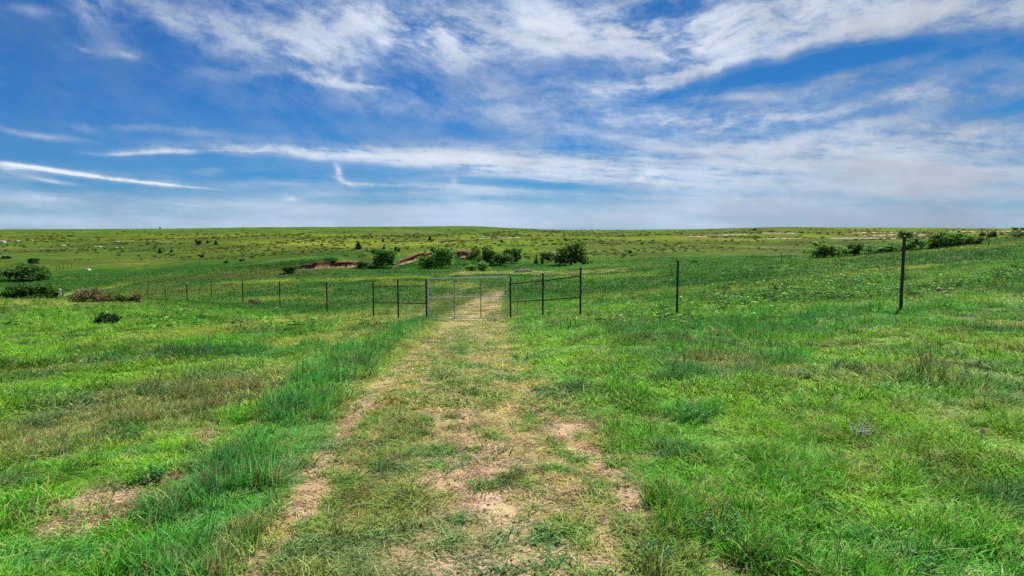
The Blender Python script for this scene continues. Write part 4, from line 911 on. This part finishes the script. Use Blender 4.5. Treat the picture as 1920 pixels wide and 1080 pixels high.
# pile of planks and pipe lying on the bare cut behind the brace
def plank_pile():
    x, y, z = hit(982, 511, 120); root = empty('scrap_pile', (x, y, z)); rng = random.Random(4)
    for i in range(7):
        m = MB(); a = (rng.uniform(-2.2, -.6), rng.uniform(-.4, .4), .12 + .09 * i); b = (rng.uniform(.6, 2.4), rng.uniform(-.4, .4), .10 + .09 * i); m.tube(a, b, .09, n=8)
        m.build('plank', GALD if i % 2 else ROCK, root)
    tag(root, 'low pile of grey scrap planks on the bare bank behind the gate', 'pile')
plank_pile()
o = rock(1008,511,26,2.5,'long white slab of broken bank behind the right brace', ROCK, 120, .25)
for a in [(1620,447,120,1.5,'longest white ledge across the slope left of the tall right post'),(1465,437,70,1.2,'upper thin white ledge on the slope between the two lone right posts'),
          (1715,441,50,2,'pale ledge directly right of the top of the tall right post'),(935,447,76,1.2,'thin pale ledge on the hill behind the latch end of the gate'),(1345,441,40,1.6,'short curved pale ledge on the hill above the lone right post')]:
    o = rock(*a, ROCK, 140, .06, 'rock_ledge'); o['category'] = 'ledge'; o['group'] = 'pale ledges across the far slopes'
    o.rotation_euler = (0, 0, 0)

# ------------------------------------------------------------------ cut banks of bare red earth along the creek
def cut_banks():
    m, nt = new_mat('red_earth'); L = nt.links.new; N = nt.nodes.new
    tc = N('ShaderNodeTexCoord'); at = N('ShaderNodeAttribute'); at.attribute_name = 'rise'
    n1 = N('ShaderNodeTexNoise'); n1.inputs['Scale'].default_value = .9; n1.inputs['Detail'].default_value = 6; n1.inputs['Roughness'].default_value = .7; L(tc.outputs['Object'], n1.inputs['Vector'])
    ad = N('ShaderNodeMath'); ad.operation = 'MULTIPLY_ADD'; L(n1.outputs[0], ad.inputs[0]); ad.inputs[1].default_value = .9; L(at.outputs['Fac'], ad.inputs[2])
    cr = N('ShaderNodeValToRGB'); L(ad.outputs[0], cr.inputs[0]); e = cr.color_ramp.elements
    e[0].position = .35; e[0].color = (.10, .12, .03, 1); e[1].position = 1.6; e[1].color = (.09, .05, .03, 1)
    for p, c in ((.50, (.26, .22, .09, 1)), (.68, (.40, .28, .16, 1)), (.86, (.22, .115, .06, 1)), (.97, (.13, .065, .040, 1))):
        q = e.new(p); q.color = c
    b = N('ShaderNodeBsdfPrincipled'); L(cr.outputs[0], b.inputs['Base Color']); b.inputs['Roughness'].default_value = .95; b.inputs['Specular IOR Level'].default_value = .05
    bp = N('ShaderNodeBump'); bp.inputs['Distance'].default_value = .5; L(n1.outputs[0], bp.inputs['Height']); L(bp.outputs[0], b.inputs['Normal'])
    o = N('ShaderNodeOutputMaterial'); L(b.outputs[0], o.inputs[0])
    for pts, hpx in (([(520,508,3),(560,506,10),(600,504,14),(640,502,13),(668,501,10),(690,500,3)], 1), ([(742,497,3),(765,491,9),(790,485,12),(812,481,8),(830,480,3)], 1), ([(846,480,4),(862,480,10),(880,480,10),(892,480,3)], 1)):
        n = 90; ts = np.linspace(0, len(pts) - 1.001, n); V = []; A = []; rows_ = 9
        for t in ts:
            i = int(t); f = t - i; px = pts[i][0] * (1-f) + pts[i+1][0] * f; py = pts[i][1] * (1-f) + pts[i+1][1] * f; hp = pts[i][2] * (1-f) + pts[i+1][2] * f
            x, y, z = hit(px, py, 120); w = float(fbm(np.array([x]), np.array([y * .2]), 2.5, 4, 61)[0]); w2 = float(fbm(np.array([x]), np.array([3.]), 7, 3, 62)[0])
            h = hp / F * y * (.35 + .9 * w); y += (w2 - .5) * 5
            z = h1(x, y)
            for k in range(rows_):
                q = k / (rows_ - 1); g = float(fbm(np.array([x * 1.0]), np.array([q * 4.]), .9, 3, 63)[0]) - .5
                yy = y - 1.6 * (1 - q) ** 2.2 + g * 1.1 + (0 if k < rows_ - 1 else 2.6); V.append((x + g * .4, yy, z - .4 + (h + .4) * min(q * 1.12, 1.0) + (0 if k < rows_ - 1 else .05))); A.append(q)
        Fq = [(i * rows_ + k, (i+1) * rows_ + k, (i+1) * rows_ + k + 1, i * rows_ + k + 1) for i in range(n - 1) for k in range(rows_ - 1)]
        me = np_mesh('dirt_bank', V, Fq, 4, True); fattr(me, 'rise', A); ob = link('dirt_bank', me, m); ob['kind'] = 'structure'
cut_banks()

# ------------------------------------------------------------------ yuccas, foreground weeds, flower
STALK = leaf_mat('yucca_flowers', (.62, .62, .42), .2)
def yucca(px, py, hpx, label, i, y0=20):
    x, y, z = hit(px, py, y0); root = empty('yucca', (x, y, z)); h = hpx / F * y; rng = np.random.RandomState(int(px))
    V, Fq, B = blades(rng, 40, .06, .25, .45, .02, .5, .5, 2); me = np_mesh('leaves', V, Fq); fattr(me, 'bvar', B); link('leaves', me, LEAF['olive'], root)
    V, Fq, B = leaves(rng, 140, .075, 1.0, .09); V[:, 2] = V[:, 2] * h * .62 + h * .38
    me = np_mesh('flower_stalk', V, Fq); fattr(me, 'bvar', B); s = link('flower_stalk', me, STALK, root)
    m = MB(); m.tube((0, 0, 0), (.02, 0, h), .014, .006, 6); m.build('stem', LEAF['olive'], root)
    tag(root, label, 'yucca', 'yuccas in bloom')
for i, (px, py, hp, l) in enumerate([(1761,549,11,'blooming yucca stalk, leftmost on the right rise'),(1774,553,8,'short blooming yucca stalk second from the left on the right rise'),
    (1783,550,11,'tall pale yucca stalk third from the left on the right rise'),(1810,554,9,'yucca stalk fourth from the left, standing alone on the right rise'),
    (1838,549,8,'yucca stalk fifth from the left on the right rise'),(1846,553,7,'short yucca stalk, rightmost on the right rise'),
    (113,563,23,'single pale yucca stalk on the left crest left of the brown shrubs'),(915-480,0,0,'')][:7]): yucca(px, py, hp, l, i)

def weed(name, label, px, py, w, h, leafc, n, ls, stems=7, y0=2.5, flower=None, spread=1.0):
    x, y, z = hit(px, py, y0); root = empty(name, (x, y, z)); W, Hh = w / F * y * .5, h / F * y; rng = np.random.RandomState(int(px + py)); mb = MB(); parts = []
    per = max(4, n // stems)
    for s in range(stems):
        a = rng.rand() * 6.28; q = W * np.sqrt(rng.rand()) * spread; tip = np.array([q * math.cos(a), q * math.sin(a), Hh * (.6 + .4 * rng.rand())]); b0 = np.array([tip[0] * .25, tip[1] * .25, -.02])
        mid = (b0 + tip) / 2 + np.array([0, 0, Hh * .08]); mb.tube(b0, mid, .0035, .003, 5, False); mb.tube(mid, tip, .003, .0015, 5, False)
        t = rng.rand(per) ** .7; c = b0 + (tip - b0) * t[:, None]
        az = rng.rand(per) * 6.28; up = .2 + .7 * rng.rand(per); d1 = np.stack([np.cos(az), np.sin(az), up], -1); d1 /= np.linalg.norm(d1, axis=1)[:, None]
        d2 = np.stack([-np.sin(az), np.cos(az), rng.randn(per) * .3], -1); L_ = (ls * (.6 + .7 * rng.rand(per)))[:, None]
        V = np.stack([c, c + d1 * L_ * .5 + d2 * L_ * .2, c + d1 * L_ - np.array([0, 0, 1]) * L_ * .15, c + d1 * L_ * .5 - d2 * L_ * .2], 1).reshape(-1, 3)
        parts.append((V, np.arange(per * 4).reshape(-1, 4), np.repeat(rng.rand(per), 4)))
    V, Fq, B = merge(parts); me = np_mesh('leaves', V, Fq); fattr(me, 'bvar', B); link('leaves', me, LEAF[leafc], root); mb.build('stems', LEAF[leafc], root)
    if flower:
        V, Fq, B = leaves(rng, 40, .018, .03, .022); V[:, 2] += Hh; me = np_mesh('flower', V, Fq); fattr(me, 'bvar', B); link('flower', me, flower, root)
    return tag(root, label, 'weed' if not flower else 'wildflower', 'broad-leaved weeds in the foreground')
LEAF['weed'] = leaf_mat('weed_leaves', (.15, .36, .10), .35); LEAF['tealw'] = leaf_mat('blue_green_leaves', (.07, .26, .07), .35)
for a in [
 ('weed','leafy grey-green weed at the bottom edge right of the track',1232,1065,80,60,'weed',420,.026,14),
 ('weed','pale leafy weed low in the lower right, nearest the bottom edge',1700,1070,170,50,'weed',700,.024,26),
 ('weed','grey-green weed behind the nearest pale weed in the lower right',1640,1015,110,36,'weed',420,.022,18),
 ('weed','small grey sage plant in the middle of the right field',1612,825,60,32,'grey',520,.026,18),
 ('weed','dark green bushy weed beside the small bare patch right of the track',1300,792,80,30,'tealw',700,.04,26),
 ('weed','feathery pale green weed clump at the right edge of the track',1340,1005,150,60,'weed',1000,.022,44),
 ('weed','dark weed with long blades beside the left bare patch',288,905,70,38,'tealw',360,.04,18),
 ('weed','dark green weed in the olive grass left of the tall grass strip',232,828,90,24,'tealw',700,.04,30),
 ]: weed(*a)
weed('wildflower','single small purple wildflower at the right side of the field',1842,824,12,12,'weed',40,.02,3,flower=leaf_mat('purple_petals', (.45, .12, .32), .3))

# crumbs of earth and small stones on the bare patches of the track
def build_clods():
    rng = np.random.RandomState(11); coll = bpy.data.collections.new('clods'); mat = grass_mat('earth_crumbs', 0.0, True, .95)
    for i in range(3):
        me = rock_mesh(20 + i); me.materials.append(mat); o = bpy.data.objects.new('clod_%d' % i, me); coll.objects.link(o)
    n = 60000; y = 2.6 + 17 * rng.rand(n) ** 1.4; x = (rng.rand(n) * 2 - 1) * .85 * y; z = height(x, y); S = cover(x, y, z)
    keep = rng.rand(n) < smooth(.60, .35, S[:, 4]) * .5; x, y, z = x[keep], y[keep], z[keep]; n = len(x)
    s = .008 + .030 * rng.rand(n) ** 4; rt = rng.rand(n, 3) * 6.28; t = np.array([.48, .33, .23]) * (.5 + .8 * rng.rand(n, 1))
    scatter('soil_crumbs', np.stack([x, y, z], -1), rng.randint(0, 3, n), rt, np.stack([s, s, s * .7], -1), t, coll, 'crumbs of pale earth and grit on the bare patches of the track', 'soil')
build_clods()
